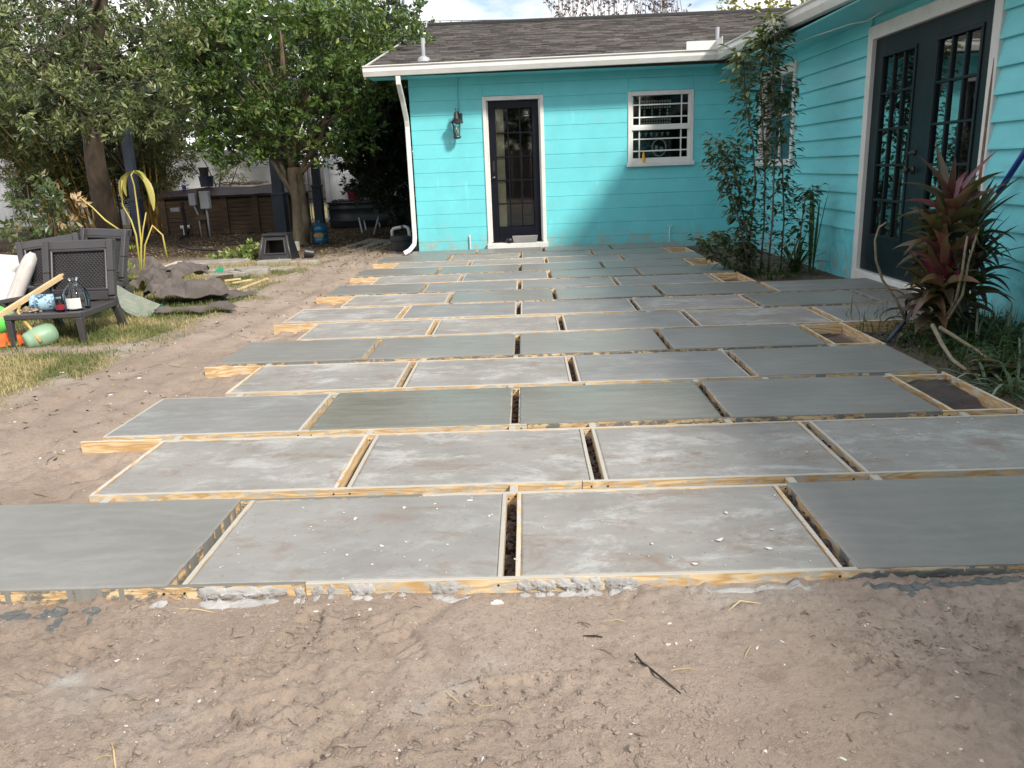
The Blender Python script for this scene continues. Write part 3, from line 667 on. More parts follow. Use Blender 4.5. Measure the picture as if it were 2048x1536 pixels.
# lace curtain panel behind the upper sash, pennant string and round plaque behind the lower
lace = MB(); m_lace = plain('lace', (.6, .6, .56), None, .8)
for i in range(12):
    for j in range(9):
        if j in (3, 4, 5) and i % 3 != 1: continue
        x = xa+.15+i*.037; zz = wz1-.12-j*.042; lace.box(x, x+.024, WY+.12, WY+.125, zz-.03, zz)
tag(single('lace_curtain', lace, m_lace, 'white lace cafe curtain hanging behind the upper pane of the far window', 'curtain'))
pn = MB()
for i in range(6):
    x = xa+.12+i*.08; pn.add([(x, WY+.14, zm-.06), (x+.05, WY+.14, zm-.06), (x+.025, WY+.14, zm-.12), (x, WY+.143, zm-.06), (x+.05, WY+.143, zm-.06), (x+.025, WY+.143, zm-.12)], [(0, 1, 2), (5, 4, 3), (0, 3, 4, 1), (1, 4, 5, 2), (2, 5, 3, 0)])
single('pennant_string', pn, m_lace, 'string of pale triangular pennants inside the far window', 'bunting')
pq = MB(); pq.tube([(xa+.42+.1*math.cos(t/24*6.283), WY+.15, wz0+.21+.12*math.sin(t/24*6.283)) for t in range(25)], .012, 6); pq.box(xa+.36, xa+.40, WY+.14, WY+.15, wz0+.17, wz0+.24); pq.box(xa+.43, xa+.48, WY+.14, WY+.15, wz0+.15, wz0+.22)
single('round_plaque', pq, m_lace, 'round wreath-like plaque inside the lower pane of the far window', 'plaque')
ob = MB(); c = P(1287, 320, Y=WY-.035); ob.lathe([(0, 0), (.020, 0), (.020, .11), (.015, .125), (.012, .13), (.012, .15), (0, .15)], (c.x, c.y, wz0+.004), 14)
single('orange_bottle', ob, plain('orange_plastic', (.85, .42, .03), None, .4), 'small orange bottle standing on the far window sill', 'bottle', smooth=False)
# stub pipes and conduit on the far wall
c = P(940, 480, Y=WY-.03); hp(MB().tube([(c.x, c.y, -.1), (c.x, c.y, .16), (c.x, c.y+.02, .18)], .011, 8), 'pipe_stub', m_white)
c = P(1339, 470, Y=WY-.03); hp(MB().tube([(c.x, c.y, -.1), (c.x, c.y, .2)], .008, 8).tube([(c.x-.04, c.y, .23), (c.x, c.y, .2), (c.x+.04, c.y, .23)], .006, 6), 'spigot', m_white)
lc = P(916, 225, Y=WY-.01)
hp(MB().tube([(lc.x+.01, WY-.012, 1.95), (lc.x, WY-.012, 2.26), (lc.x+.01, WY-.012, 2.36), (lc.x+.06, WY-.012, 2.43)], .010, 8), 'conduit', m_block, smooth=True)
# roof of the far wing (low slope, gable end at left)
EZ, EY, RZ, RY = 2.54, 9.64, 4.40, 18.0; XL = -2.06
def roofz(y): return EZ+(RZ-EZ)*(y-EY)/(RY-EY)
rf = MB(); rf.add([(XL, EY, EZ-.02), (8, EY, EZ-.02), (8, RY, RZ-.02), (XL, RY, RZ-.02), (XL, EY, EZ-.14), (8, EY, EZ-.14), (8, RY, RZ-.14), (XL, RY, RZ-.14)], [(0, 1, 2, 3), (7, 6, 5, 4), (0, 4, 5, 1), (1, 5, 6, 2), (2, 6, 7, 3), (3, 7, 4, 0)])
rf.add([(XL, RY, RZ-.02), (8, RY, RZ-.02), (8, 26.5, EZ-.02), (XL, 26.5, EZ-.02)], [(0, 1, 2, 3)])
roof = hp(rf, 'roof', plain('roof_deck', (.05, .045, .04), None, .9))
v = []; f = []; tn = []; ny_ = 62; ex = math.hypot(RY-EY, RZ-EZ)/ny_; ca_, sa_ = (RY-EY)/math.hypot(RY-EY, RZ-EZ), (RZ-EZ)/math.hypot(RY-EY, RZ-EZ)
for j in range(ny_):
    x = XL-random.random()*.3
    while x < 6.2:
        w = random.uniform(.14, .36); a, b2 = max(x, XL-.01), x+w; th = random.uniform(.006, .016)
        s0 = j*ex-.004+random.uniform(-.004, .004); s1 = (j+1)*ex+.03
        def pt(xx, s, h): return (xx, EY-.03+s*ca_-h*sa_, EZ-.02+s*sa_+h*ca_)
        if b2 > a:
            i0 = len(v); v += [pt(a, s0, .002), pt(b2-.003, s0, .002), pt(b2-.003, s0, .006+th), pt(a, s0, .006+th), pt(b2-.003, s1, .004), pt(a, s1, .004)]
            f += [(i0, i0+1, i0+2, i0+3), (i0+3, i0+2, i0+4, i0+5)]; tn += [random.random()]*6
        x += w
m_sh, t_, b_ = base('shingles', .9, .2)
c_ = ramp(t_, attr(t_, 'tint').outputs['Fac'], (0, (.065, .060, .057)), (.5, (.128, .118, .114)), (1, (.225, .208, .202)))
c_ = mixc(t_, ramp(t_, noise(t_, coords(t_), 60, 4), (.4, 0), (.7, .5)), c_, (.05, .045, .04)); t_.links.new(c_, b_.inputs['Base Color']); bump(t_, b_, noise(t_, coords(t_), 250, 3), .5, .004)
v = np.array(v)-np.array(wloc(house)); sh = link('shingles', npmesh('shingles', v, f, tn), roof, m_sh); sh['kind'] = 'stuff'
hp(MB().tube([(XL, RY, RZ+.02), (8, RY, RZ+.02)], .05, 6), 'ridge_cap', m_black)
hp(MB().box(XL-.02, XL, EY, EY+.001, EZ, EZ+.01).add([(XL-.012, EY-.02, EZ-.16), (XL-.012, RY, RZ-.16), (XL-.012, RY, RZ+.01), (XL-.012, EY-.02, EZ+.01), (XL+.01, EY-.02, EZ-.16), (XL+.01, RY, RZ-.16), (XL+.01, RY, RZ+.01), (XL+.01, EY-.02, EZ+.01)], [(0, 1, 2, 3), (7, 6, 5, 4), (3, 2, 6, 7), (0, 3, 7, 4)]), 'rake_board', m_white)
for px, py, top in ((846, 97, 60), (1434, 88, 55)):
    p = P(px, py, Y=10.2 if px < 1000 else 9.9); p.z = roofz(p.y)
    vp_ = MB(); vp_.lathe([(.0, -.02), (.10, -.02), (.085, .03), (.04, .055), (.035, .06)], p, 16); vp_.lathe([(.028, .0), (.028, .30), (.022, .30), (.022, .1)], p, 14)
    vp_.build('vent_pipe', m_grayp if px < 1000 else m_grayp, roof, smooth=False)
# soffit + gutters
hp(MB().box(XL+.02, 2.8, EY+.02, WY+.012, 2.405, 2.42), 'soffit', m_side)
def gutter(pts, name, flip=1):
    "K-profile gutter swept along pts; out = side away from the roof"
    prof = [(0, .0), (.0, -.135), (.075, -.135), (.105, -.075), (.105, -.03), (.125, -.012), (.125, .0), (.112, .0), (.112, -.01), (.093, -.028), (.093, -.07), (.068, -.123), (.012, -.123), (.012, .0)]
    mb = MB(); n = len(prof); A = [Vector(p) for p in pts]
    for i, p in enumerate(A):
        if i == 0: o = outs[0]
        elif i == len(A)-1: o = outs[-1]
        else: o = outs[i-1]+outs[i]
        for a, b in prof: mb.v.append(tuple(p+o*a+Vector((0, 0, b))))
    for i in range(len(A)-1):
        for k in range(n): k2 = (k+1) % n; mb.f.append((i*n+k, i*n+k2, (i+1)*n+k2, (i+1)*n+k))
    mb.f.append(tuple(range(n))); mb.f.append(tuple((len(A)-1)*n+k for k in range(n))[::-1]); return mb
outs = [Vector((0, -1, 0)), Vector((-1, 0, 0))]
GX = 2.83
hp(gutter([(XL-.01, EY-.02, EZ-.0), (GX, EY-.02, EZ+.035), (GX+.06, -6, EZ-.30)], 'gutter'), 'gutter', m_gut)
hp(MB().box(GX-.10-.42, GX-.10, EY-.150, EY-.144, EZ+.02, EZ+.135).box(GX-.128, GX-.122, EY-.5+.0, EY-.144, EZ+.02, EZ+.135), 'splash_guard', m_white)
# downspout
ds = MB(); x0 = -1.60
pts = [(x0-.0, EY-.075, 2.40), (x0, EY-.075, 2.31), (x0+.01, EY+.15, 2.10), (x0+.02, WY-.10, 1.86), (x0+.02, WY-.06, 1.76), (x0+.02, WY-.06, .95), (x0+.02, WY-.06, .18), (x0+.01, WY-.09, .08), (x0-.06, WY-.13, .0), (x0-.14, WY-.16, -.04)]
ds.tube(pts, [.045]*10, 4, False); hp(ds, 'downspout', m_gut, bev=.006, smooth=False)
# right wing: siding boards, stucco base, eave and roof
WDY0, WDY1, WDT = 3.80, 5.97, 2.25           # double door incl. trim
WWY0, WWY1, WWZ0, WWZ1 = 7.98, 9.42, 1.08, 2.22
rb = MB()
def rbox(y0, y1, z0, z1): rb.box(WX+.012, WX+.2, y0, y1, z0, z1)
rbox(-6, WDY0+.01, .40, 2.46); rbox(WDY1-.01, WWY0+.01, .40, 2.46); rbox(WWY1-.01, WY+.01, .40, 2.46); rbox(WDY0+.01, WDY1-.01, WDT-.01, 2.46)
rbox(WWY0+.01, WWY1-.01, .40, WWZ0+.01); rbox(WWY0+.01, WWY1-.01, WWZ1-.01, 2.46)
rb.box(WX+.2, 8, -6.2, -6, -.1, 2.4)
swall = hp(rb, 'siding_wall', m_side)
z = .405; e_ = .1785
for k in range(12):
    z1 = min(z+e_, 2.45)
    if z1-z < .03: break
    segs = [(-6, WY-.002)]
    if z < WDT-.03: segs = cut(segs, WDY0+.004, WDY1-.004)
    if z1 > WWZ0+.03 and z < WWZ1-.03: segs = cut(segs, WWY0+.004, WWY1-.004)
    for s, e in segs:
        j = random.uniform(-.001, .002)
        mb = MB(); xo = WX-.034+j; xi = WX-.003
        mb.add([(xo, s, z), (xo, e, z), (xi, e, z1), (xi, s, z1), (WX+.013, s, z), (WX+.013, e, z), (WX+.013, e, z1), (WX+.013, s, z1), (xo, s, z+.012), (xo, e, z+.012)],
               [(0, 8, 9, 1), (8, 3, 2, 9), (0, 1, 5, 4), (4, 5, 6, 7), (3, 7, 6, 2), (0, 4, 7, 3, 8), (1, 9, 2, 6, 5)])
        mb.build('siding_board', m_side, swall, bev=.0015)
    z = z1
def stuc(y0, y1):
    n_, m2 = int((y1-y0)/.03), 16; ys = np.linspace(y0, y1, n_); zs = np.linspace(-.14, .403, m2); A, B = np.meshgrid(ys, zs)
    C = WX-.004-.018*fbm(A*16, B*22, 9, 3, .6)-.01*sm(fbm(A*30, B*45, 19, 2), .5, .6); ii = np.arange(n_*m2).reshape(m2, n_)
    me = npmesh('stucco_base', np.stack([C.ravel(), A.ravel(), B.ravel()], 1)-np.array(wloc(house)), np.stack([ii[:-1, :-1].ravel(), ii[1:, :-1].ravel(), ii[1:, 1:].ravel(), ii[:-1, 1:].ravel()], 1), smooth=True)
    return link('stucco_base', me, house, m_stuc)
stuc(1.2, WDY0); stuc(WDY1, WY); hp(MB().box(WX, WX+.2, -6, WDY0, -.2, .4).box(WX, WX+.2, WDY1, WY, -.2, .4), 'foundation', m_stuc)
# eave roof of right wing
rr = MB(); gz_ = lambda y: EZ+.03-.31*(EY-y)/(EY+6)
rr.add([(GX-.02, -6, gz_(-6)+.01), (GX-.02, EY+.0, gz_(EY)+.01), (8.6, EY+5.8, 3.83), (8.6, -6, 3.75), (GX-.02, -6, gz_(-6)-.10), (GX-.02, EY+.0, gz_(EY)-.10), (8.6, EY+5.8, 3.7), (8.6, -6, 3.6)], [(0, 3, 2, 1), (4, 5, 6, 7), (0, 1, 5, 4), (1, 2, 6, 5), (2, 3, 7, 6), (3, 0, 4, 7)])
hp(rr, 'roof', m_sh)
hp(MB().box(GX+.0, WX+.01, -6, EY+.0, 2.32, 2.335), 'soffit', m_side)
wr = MB(); wp = [P(1660, 62, X=3.0), P(1700, 48, X=3.1), P(1735, 42, X=3.2), P(1790, 5, X=3.28)]
wr.tube([P(1560, 95, X=2.9)]+wp, .006, 6); hp(wr, 'cable', m_white, smooth=True)
# double doors
tr = MB(); XT = WX-.04
tr.box(XT, WX+.12, WDY0, WDY0+.10, -.1, WDT); tr.box(XT, WX+.12, WDY1-.10, WDY1, -.1, WDT); tr.box(XT-.001, WX+.12, WDY0+.10, WDY1-.10, WDT-.12, WDT)
tr.box(XT-.012, WX+.12, WDY0+.10, WDY1-.10, -.12, .045)
hp(tr, 'french_door_frame', m_white, bev=.005)
ws = MB(); ws.add([(XT-.004, WDY0+.03, 1.72), (XT-.004, WDY0+.045, 1.5), (XT-.004, WDY0+.055, .9), (XT-.004, WDY0+.03, .3), (XT-.004, WDY0+.012, .3), (XT-.004, WDY0+.022, .9), (XT-.004, WDY0+.02, 1.5),
   (XT+.004, WDY0+.03, 1.72), (XT+.004, WDY0+.045, 1.5), (XT+.004, WDY0+.055, .9), (XT+.004, WDY0+.03, .3), (XT+.004, WDY0+.012, .3), (XT+.004, WDY0+.022, .9), (XT+.004, WDY0+.02, 1.5)],
   [tuple(range(7)), tuple(range(7, 14))[::-1]]+[(i, (i+1) % 7, (i+1) % 7+7, i+7) for i in range(7)])
hp(ws, 'split_wood', m_twig)
m_slat = plain('brown_slats', (.20, .15, .13), (.15, .11, .1), .6, 3)
a0, a1 = WDY0+.10, WDY1-.10; mid = (a0+a1)/2
for (s, e, knob) in ((mid+.002, a1, 0), (a0, mid-.002, 1)):
    xd = WX+.0; z0, z1 = .05, WDT-.125; sg = .19; ga, gb, gc, gd = s+sg, e-sg, .40, z1-.17
    lf = MB(); lf.box(xd, xd+.045, s, ga, z0, z1); lf.box(xd, xd+.045, gb, e, z0, z1); lf.box(xd, xd+.045, ga, gb, z0, gc); lf.box(xd, xd+.045, ga, gb, gd, z1)
    lf2 = MB()
    for (p, q, r_, t2) in ((ga-.03, gb+.03, gc-.03, gc), (ga-.03, gb+.03, gd, gd+.03), (ga-.03, ga, gc, gd), (gb, gb+.03, gc, gd)): lf2.box(xd-.012, xd+.001, p, q, r_, t2)
    lo = hp(lf, 'door_leaf', m_teal, bev=.003); lf2.build('molding', m_teal, lo, bev=.004)
    for i in range(1, 3): y = ga+(gb-ga)*i/3; MB().box(xd-.004, xd+.03, y-.011, y+.011, gc, gd).build('muntin', m_teal, lo, bev=.004)
    for j in range(1, 5): zz = gc+(gd-gc)*j/5; MB().box(xd-.006, xd+.028, ga, gb, zz-.011, zz+.011).build('muntin', m_teal, lo, bev=.004)
    for i in range(3):
        for j in range(5):
            MB().box(xd+.016, xd+.020, ga+(gb-ga)*i/3+.011, ga+(gb-ga)*(i+1)/3-.011, gc+(gd-gc)*j/5+.011, gc+(gd-gc)*(j+1)/5-.011).build('pane', m_glass2, lo)
    if knob:
        for kk in range(22): MB().box(xd+.075, xd+.085, ga-.02, gb+.02, gc-.02+(gd-gc)*kk/22, gc-.02+(gd-gc)*(kk+.9)/22).build('brown_slat', m_slat, lo)  # brown board lines showing in the panes, put in as slats behind them
    else: MB().box(xd+.08, xd+.084, ga-.02, gb+.02, gc-.02, gd-.0).build('blind', m_blind, lo)
    if not knob:
        for zz, r_ in ((.98, .03), (1.12, .024)):
            kb = MB(); y = s+.055; kb.tube([(xd, y, zz), (xd-.012, y, zz), (xd-.014, y, zz), (xd-.045, y, zz), (xd-.05, y, zz), (xd-.075, y, zz), (xd-.08, y, zz)], [r_*1.1, r_*1.1, .012, .012, r_, r_*.8, .0] if zz < 1 else [r_, r_, r_*.7, r_*.7, .0, .0, .0], 14); kb.build('knob', m_black, lo, smooth=True)
        kb = MB(); kb.tube([(xd-.078, s+.055, .98), (xd-.083, s+.055, .98)], .012, 12); kb.build('keyhole', m_brass, lo)
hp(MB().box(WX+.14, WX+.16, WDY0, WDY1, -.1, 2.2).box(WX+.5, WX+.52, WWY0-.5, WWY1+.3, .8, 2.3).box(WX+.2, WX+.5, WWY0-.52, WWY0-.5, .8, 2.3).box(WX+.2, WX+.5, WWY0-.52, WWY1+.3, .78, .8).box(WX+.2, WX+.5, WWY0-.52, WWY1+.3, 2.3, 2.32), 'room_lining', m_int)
# side window
sf = MB(); X1 = WX-.05
sf.box(X1, WX+.1, WWY0, WWY0+.08, WWZ0, WWZ1); sf.box(X1, WX+.1, WWY1-.08, WWY1, WWZ0, WWZ1); sf.box(X1, WX+.1, WWY0+.08, WWY1-.08, WWZ1-.11, WWZ1); sf.box(X1-.02, WX+.1, WWY0-.02, WWY1+.02, WWZ0-.05, WWZ0+.03)
w2 = hp(sf, 'window', m_white, bev=.004)
q = (WWZ0+WWZ1)/2; MB().box(WX, WX+.05, WWY0+.08, WWY1-.08, q-.02, q+.02).build('meeting_rail', m_white, w2)
MB().box(WX+.02, WX+.05, (WWY0+WWY1)/2-.02, (WWY0+WWY1)/2+.02, WWZ0+.03, WWZ1-.11).build('mullion', m_white, w2)
MB().box(WX+.03, WX+.034, WWY0+.08, WWY1-.08, WWZ0+.03, WWZ1-.11).build('pane', m_glass2, w2)
zp = MB()
for i in range(9): zp.box(WX+.20, WX+.26, WWY0+.18, WWY0+.50, WWZ0+.05+i*.045, WWZ0+.073+i*.045)
single('striped_pillow', zp, m_white, 'black and white striped pillow leaning inside the side window', 'pillow')
# wall lantern
lt = thing('wall_lantern', (lc.x, WY, 1.75), 'black carriage lantern mounted left of the far door', 'wall lamp')
ly = WY-.135; lx = lc.x-.02
MB().box(lx-.02, lx+.08, WY-.02, WY-.002, 1.78, 1.92).build('backplate', m_black, lt, bev=.006)
MB().tube([(lx+.03, WY-.02, 1.86), (lx+.03, WY-.07, 1.93), (lx+.01, WY-.11, 1.94), (lx, ly, 1.90)], .010, 8).build('arm', m_black, lt, smooth=True)
MB().lathe([(0, 1.99), (.008, 1.975), (.006, 1.955), (.012, 1.94), (.03, 1.91), (.035, 1.87), (.04, 1.84), (.075, 1.805), (.098, 1.795), (.098, 1.78), (.07, 1.778)], (lx, ly, 0), 8).build('cap', m_black, lt)
MB().lathe([(.072, 1.775), (.066, 1.7), (.048, 1.6)], (lx, ly, 0), 8).build('glass', m_glass, lt)
cg = MB()
for k in range(4):
    t = math.pi/4+k*math.pi/2; t2 = t+math.pi/2; a = (lx+.078*math.cos(t), ly+.078*math.sin(t), 1.78); b = (lx+.052*math.cos(t), ly+.052*math.sin(t), 1.59)
    a2 = (lx+.078*math.cos(t2), ly+.078*math.sin(t2), 1.78); b2 = (lx+.052*math.cos(t2), ly+.052*math.sin(t2), 1.59)
    cg.tube([a, b], .006, 6); cg.tube([a, b2], .003, 5); cg.tube([a2, b], .003, 5)
cg.build('cage', m_black, lt)
MB().lathe([(0, 1.56), (.04, 1.565), (.06, 1.585), (.055, 1.60), (0, 1.602)], (lx, ly, 0), 8).build('base', m_black, lt)
MB().lathe([(0, 1.60), (.014, 1.60), (.014, 1.65), (.026, 1.68), (.02, 1.72), (0, 1.735)], (lx, ly, 0), 10).build('bulb', m_peb, lt, smooth=True)
# trough and cup on the step
c = P(1050, 470, Y=WY-.04)
tb = MB(); L2 = .17; tb.add([(c.x-L2, WY-.085, .055), (c.x+L2, WY-.085, .055), (c.x+L2, WY-.0, .055), (c.x-L2, WY, .055), (c.x-L2-.02, WY-.1, .15), (c.x+L2+.02, WY-.1, .15), (c.x+L2+.02, WY+.01, .15), (c.x-L2-.02, WY+.01, .15),
    (c.x-L2, WY-.085, .15), (c.x+L2, WY-.085, .15), (c.x+L2, WY-.0, .15), (c.x-L2, WY, .15), (c.x-L2+.01, WY-.08, .12), (c.x+L2-.01, WY-.08, .12), (c.x+L2-.01, WY-.01, .12), (c.x-L2+.01, WY-.01, .12)],
    [(3, 2, 1, 0), (0, 1, 5, 4), (1, 2, 6, 5), (2, 3, 7, 6), (3, 0, 4, 7), (4, 5, 9, 8), (5, 6, 10, 9), (6, 7, 11, 10), (7, 4, 8, 11), (8, 9, 13, 12), (9, 10, 14, 13), (10, 11, 15, 14), (11, 8, 12, 15), (12, 13, 14, 15)])
single('planter_trough', tb, plain('zinc', (.30, .30, .29), None, .6), 'grey window-box trough on the white step of the far door', 'planter')
c = P(1019, 478, Y=WY-.05); single('stone_cup', MB().lathe([(0, 0), (.045, 0), (.06, .03), (.055, .065), (.035, .075), (.03, .05), (0, .045)], (c.x, WY-.05, .052), 12), m_black, 'small dark cup beside the trough on the far door step', 'cup', smooth=True)
# ------------------------------------------------------------------ foliage helpers
def leafcloud(cent, nrm, size, asp, tint, curl=.15, d=None):
    n = len(cent); d = rng.normal(size=(n, 3)) if d is None else d.copy(); nrm = nrm/np.linalg.norm(nrm, axis=1)[:, None]
    d -= nrm*(d*nrm).sum(1)[:, None]; d /= np.linalg.norm(d, axis=1)[:, None]; w = np.cross(nrm, d)
    s = size[:, None]; up = nrm*s*curl
    v = np.stack([cent-d*s*.5, cent+w*s*asp*.5-up, cent+d*s*.5-up*.4, cent-w*s*asp*.5-up], 1)
    return v.reshape(-1, 3), np.arange(4*n).reshape(n, 4), np.repeat(tint, 4)
def crown(parent, name, clumps, per, size, asp, mat, up=.6, stuff=True, flat=.75):
    C = []; T = []; Nn = []; Sz = []; D = []; K = 7
    for (x, y, z, r) in clumps:
        n = max(2, int(per*r*r/.16/K)); q = rng.normal(size=(n, 3)); q /= np.linalg.norm(q, axis=1)[:, None]; out = q.copy(); q *= (rng.random(n)**.4)[:, None]*r; q[:, 2] *= flat
        ax = out*.8+rng.normal(size=(n, 3))*.45; ax[:, 2] += up*.6; ax /= np.linalg.norm(ax, axis=1)[:, None]
        base_t = rng.normal()*.10; tt = rng.normal(.42, .13, n)+base_t
        for k in range(K):
            e = rng.normal(size=(n, 3)); e -= ax*(e*ax).sum(1)[:, None]; e /= np.linalg.norm(e, axis=1)[:, None]
            d = e*rng.uniform(.5, 1.1, (n, 1))+ax*rng.uniform(.2, .9, (n, 1)); d /= np.linalg.norm(d, axis=1)[:, None]
            sz = size*rng.uniform(.6, 1.25, n); nn = ax-d*(ax*d).sum(1)[:, None]+rng.normal(size=(n, 3))*.25
            C.append(q+[x, y, z]+d*sz[:, None]*.55-ax*(k/K)*size*.9); D.append(d); Nn.append(nn); Sz.append(sz)
            T.append(np.clip(tt+rng.normal(0, .13, n)+(k == 0)*.15, 0, 1))
    v, f, t = leafcloud(np.concatenate(C), np.concatenate(Nn), np.concatenate(Sz), asp, np.concatenate(T), d=np.concatenate(D))
    o = link(name, npmesh(name, v-np.array(wloc(parent)), f, t), parent, mat); o['kind'] = 'stuff'; return o
def blade(mb, tn, p, d, L_, w, droop, seg=6, tint=.5, fold=.25, tw=0, prof=None):
    p = Vector(p); d = Vector(d).normalized(); side = d.cross(Vector((0, 0, 1)))
    if side.length < .05: side = Vector((1, 0, 0))
    side.normalize(); b = len(mb.v); a = 0
    if tw: side = Matrix.Rotation(tw, 3, d) @ side
    for i in range(seg+1):
        t = i/seg; ww = w*(prof(t) if prof else math.sin(math.pi*min(1, (t*.92+.06)))**.75); n = side.cross(d)
        mb.v += [tuple(p-side*ww/2+n*ww*fold), tuple(p), tuple(p+side*ww/2+n*ww*fold)]; tn += [tint]*3
        d = (d+Vector((0, 0, -1))*droop/seg).normalized(); p = p+d*L_/seg
    for i in range(seg):
        q = b+i*3; mb.f += [(q, q+1, q+4, q+3), (q+1, q+2, q+5, q+4)]
def bbuild(mb, tn, name, mat, parent=None, stuff=False, thick=0):
    off = np.array(wloc(parent)) if parent else 0
    o = link(name, npmesh(name, np.array(mb.v)-off, np.array(mb.f), tn, True), parent, mat)
    if stuff: o['kind'] = 'stuff'
    return o
m_oak = leafmat('leaf_oak', (.035, .055, .018), (.095, .13, .05), (.24, .28, .11), (.52, .52, .25), rough=.36, trans=.18)
m_lig = leafmat('leaf_ligustrum', (.018, .042, .010), (.05, .105, .02), (.13, .21, .04), (.38, .42, .10), rough=.25, spec=.7, trans=.2)
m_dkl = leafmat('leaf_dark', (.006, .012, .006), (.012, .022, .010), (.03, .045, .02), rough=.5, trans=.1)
m_bam = leafmat('leaf_bamboo', (.03, .04, .012), (.09, .10, .03), (.24, .21, .08), rough=.5)
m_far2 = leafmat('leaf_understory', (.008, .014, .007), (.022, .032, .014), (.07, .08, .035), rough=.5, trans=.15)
m_far = leafmat('leaf_far', (.03, .05, .02), (.07, .10, .04), (.14, .17, .08), rough=.5)
m_ylw = leafmat('leaf_yellowing', (.28, .30, .05), (.45, .42, .08), (.62, .50, .18), rough=.45, trans=.3)
m_shr = leafmat('leaf_shrub', (.025, .042, .018), (.05, .075, .03), (.10, .13, .055), (.36, .38, .16), rough=.38)
m_lime = leafmat('leaf_lime', (.22, .33, .03), (.42, .52, .06), (.62, .62, .12), rough=.4, trans=.35)
m_pile = leafmat('leaf_pile', (.16, .24, .05), (.30, .38, .12), (.45, .50, .2), rough=.45, trans=.3)
m_cam = leafmat('leaf_camellia', (.03, .05, .02), (.07, .11, .045), (.17, .21, .09), (.5, .3, .15), rough=.35)
m_spid = leafmat('leaf_spider', (.06, .10, .05), (.14, .20, .12), (.42, .45, .34), rough=.4)
m_weed = leafmat('leaf_weed', (.016, .04, .014), (.035, .08, .02), (.075, .13, .04), rough=.5)
m_grass = leafmat('grass_blade', (.09, .13, .03), (.20, .22, .07), (.46, .37, .17), (.60, .48, .26), rough=.6, trans=.2)
m_litter = leafmat('leaf_litter', (.03, .018, .01), (.10, .06, .03), (.24, .16, .08), (.50, .40, .14), rough=.7, trans=.1)
def cor(name, a, b, c): return leafmat(name, a, b, c, rough=.33, trans=.2)
m_cr = cor('cordyline_red', (.07, .008, .022), (.19, .014, .05), (.22, .045, .055))
m_cd = cor('cordyline_dark', (.022, .012, .014), (.045, .022, .022), (.08, .05, .03))
m_cg = cor('cordyline_bronze', (.04, .03, .018), (.10, .06, .035), (.24, .14, .08))
# ------------------------------------------------------------------ trees
def limb(mb, a, b, r0, r1, n=6, wob=.1, k=8):
    a = Vector(a); b = Vector(b); L_ = (b-a).length; pts = []
    o1 = Vector((random.uniform(-1, 1), random.uniform(-1, 1), random.uniform(-.3, .6)))*wob*L_
    for i in range(n+1):
        t = i/n; pts.append(a.lerp(b, t)+o1*math.sin(math.pi*t)+Vector((random.uniform(-1, 1), random.uniform(-1, 1), 0))*.012*L_*(0 < i < n))
    mb.tube(pts, [r0+(r1-r0)*i/n for i in range(n+1)], k); return pts
def tree(name, basept, label, trunkpts, radii, clumps, leafm, barkm, per, size, asp, group=None, nlimb=14, up=.6, cat='tree'):
    o = thing(name, basept, label, cat, group); mb = MB(); mb.tube(trunkpts, radii, 12)
    tp = [Vector(p) for p in trunkpts]
    for (x, y, z, r) in random.sample(clumps, min(nlimb, len(clumps))):
        s = random.choice(tp[len(tp)//2:]); limb(mb, s, (x, y, z), radii[-1]*.4, .008, 6, .08, 6)
    mb.build('trunk', barkm, o, smooth=True); crown(o, 'crown', clumps, per, size, asp, leafm, up); return o
def vol(n, c, R, rmin, rmax, shell=.55, zmin=None):
    out = []
    while len(out) < n:
        q = rng.normal(size=3); q /= np.linalg.norm(q); q *= shell+(1-shell)*rng.random()
        p = np.array(c)+q*np.array(R)
        if zmin is not None and p[2] < zmin: continue
        out.append((p[0], p[1], p[2], rng.uniform(rmin, rmax)))
    return out
# oak at left
cl1 = vol(120, (-7.6, 13.2, 3.9), (3.3, 3.0, 2.4), .26, .46, .5, 1.9)
for px, py, y_ in ((60, 250, 11), (110, 270, 11.5), (150, 240, 11), (230, 255, 11), (250, 230, 11.5), (300, 245, 11), (350, 215, 11), (380, 190, 11.5), (420, 150, 11.5), (20, 200, 11), (10, 120, 11), (180, 200, 11), (260, 190, 11), (330, 160, 10.8), (120, 150, 10.8), (60, 90, 10.6), (200, 110, 10.6), (300, 90, 10.6), (400, 60, 11), (20, 20, 10.6), (150, 30, 10.4), (260, 30, 10.6), (360, 15, 10.8)):
    p = P(px, py, Y=y_); cl1.append((p.x, p.y, p.z, random.uniform(.3, .42)))
b1 = P(222, 470, Z=-.1); b1 = Vector((b1.x+.9, 16.2, -.1)); t1 = P(182, 240, Y=15.2); b1 = P(225, 480, Y=15.8); b1.z = -.12
tree('oak_tree', b1, 'sage green oak at the left with speckled brown trunk among the bamboo', [b1, P(205, 400, Y=15.6), P(190, 320, Y=15.3), t1, P(178, 150, Y=14.8), P(200, 40, Y=14.4), P(210, -60, Y=14)], [.27, .22, .20, .18, .15, .12, .08], cl1, m_oak, m_bark, 165, .115, .36, nlimb=30)
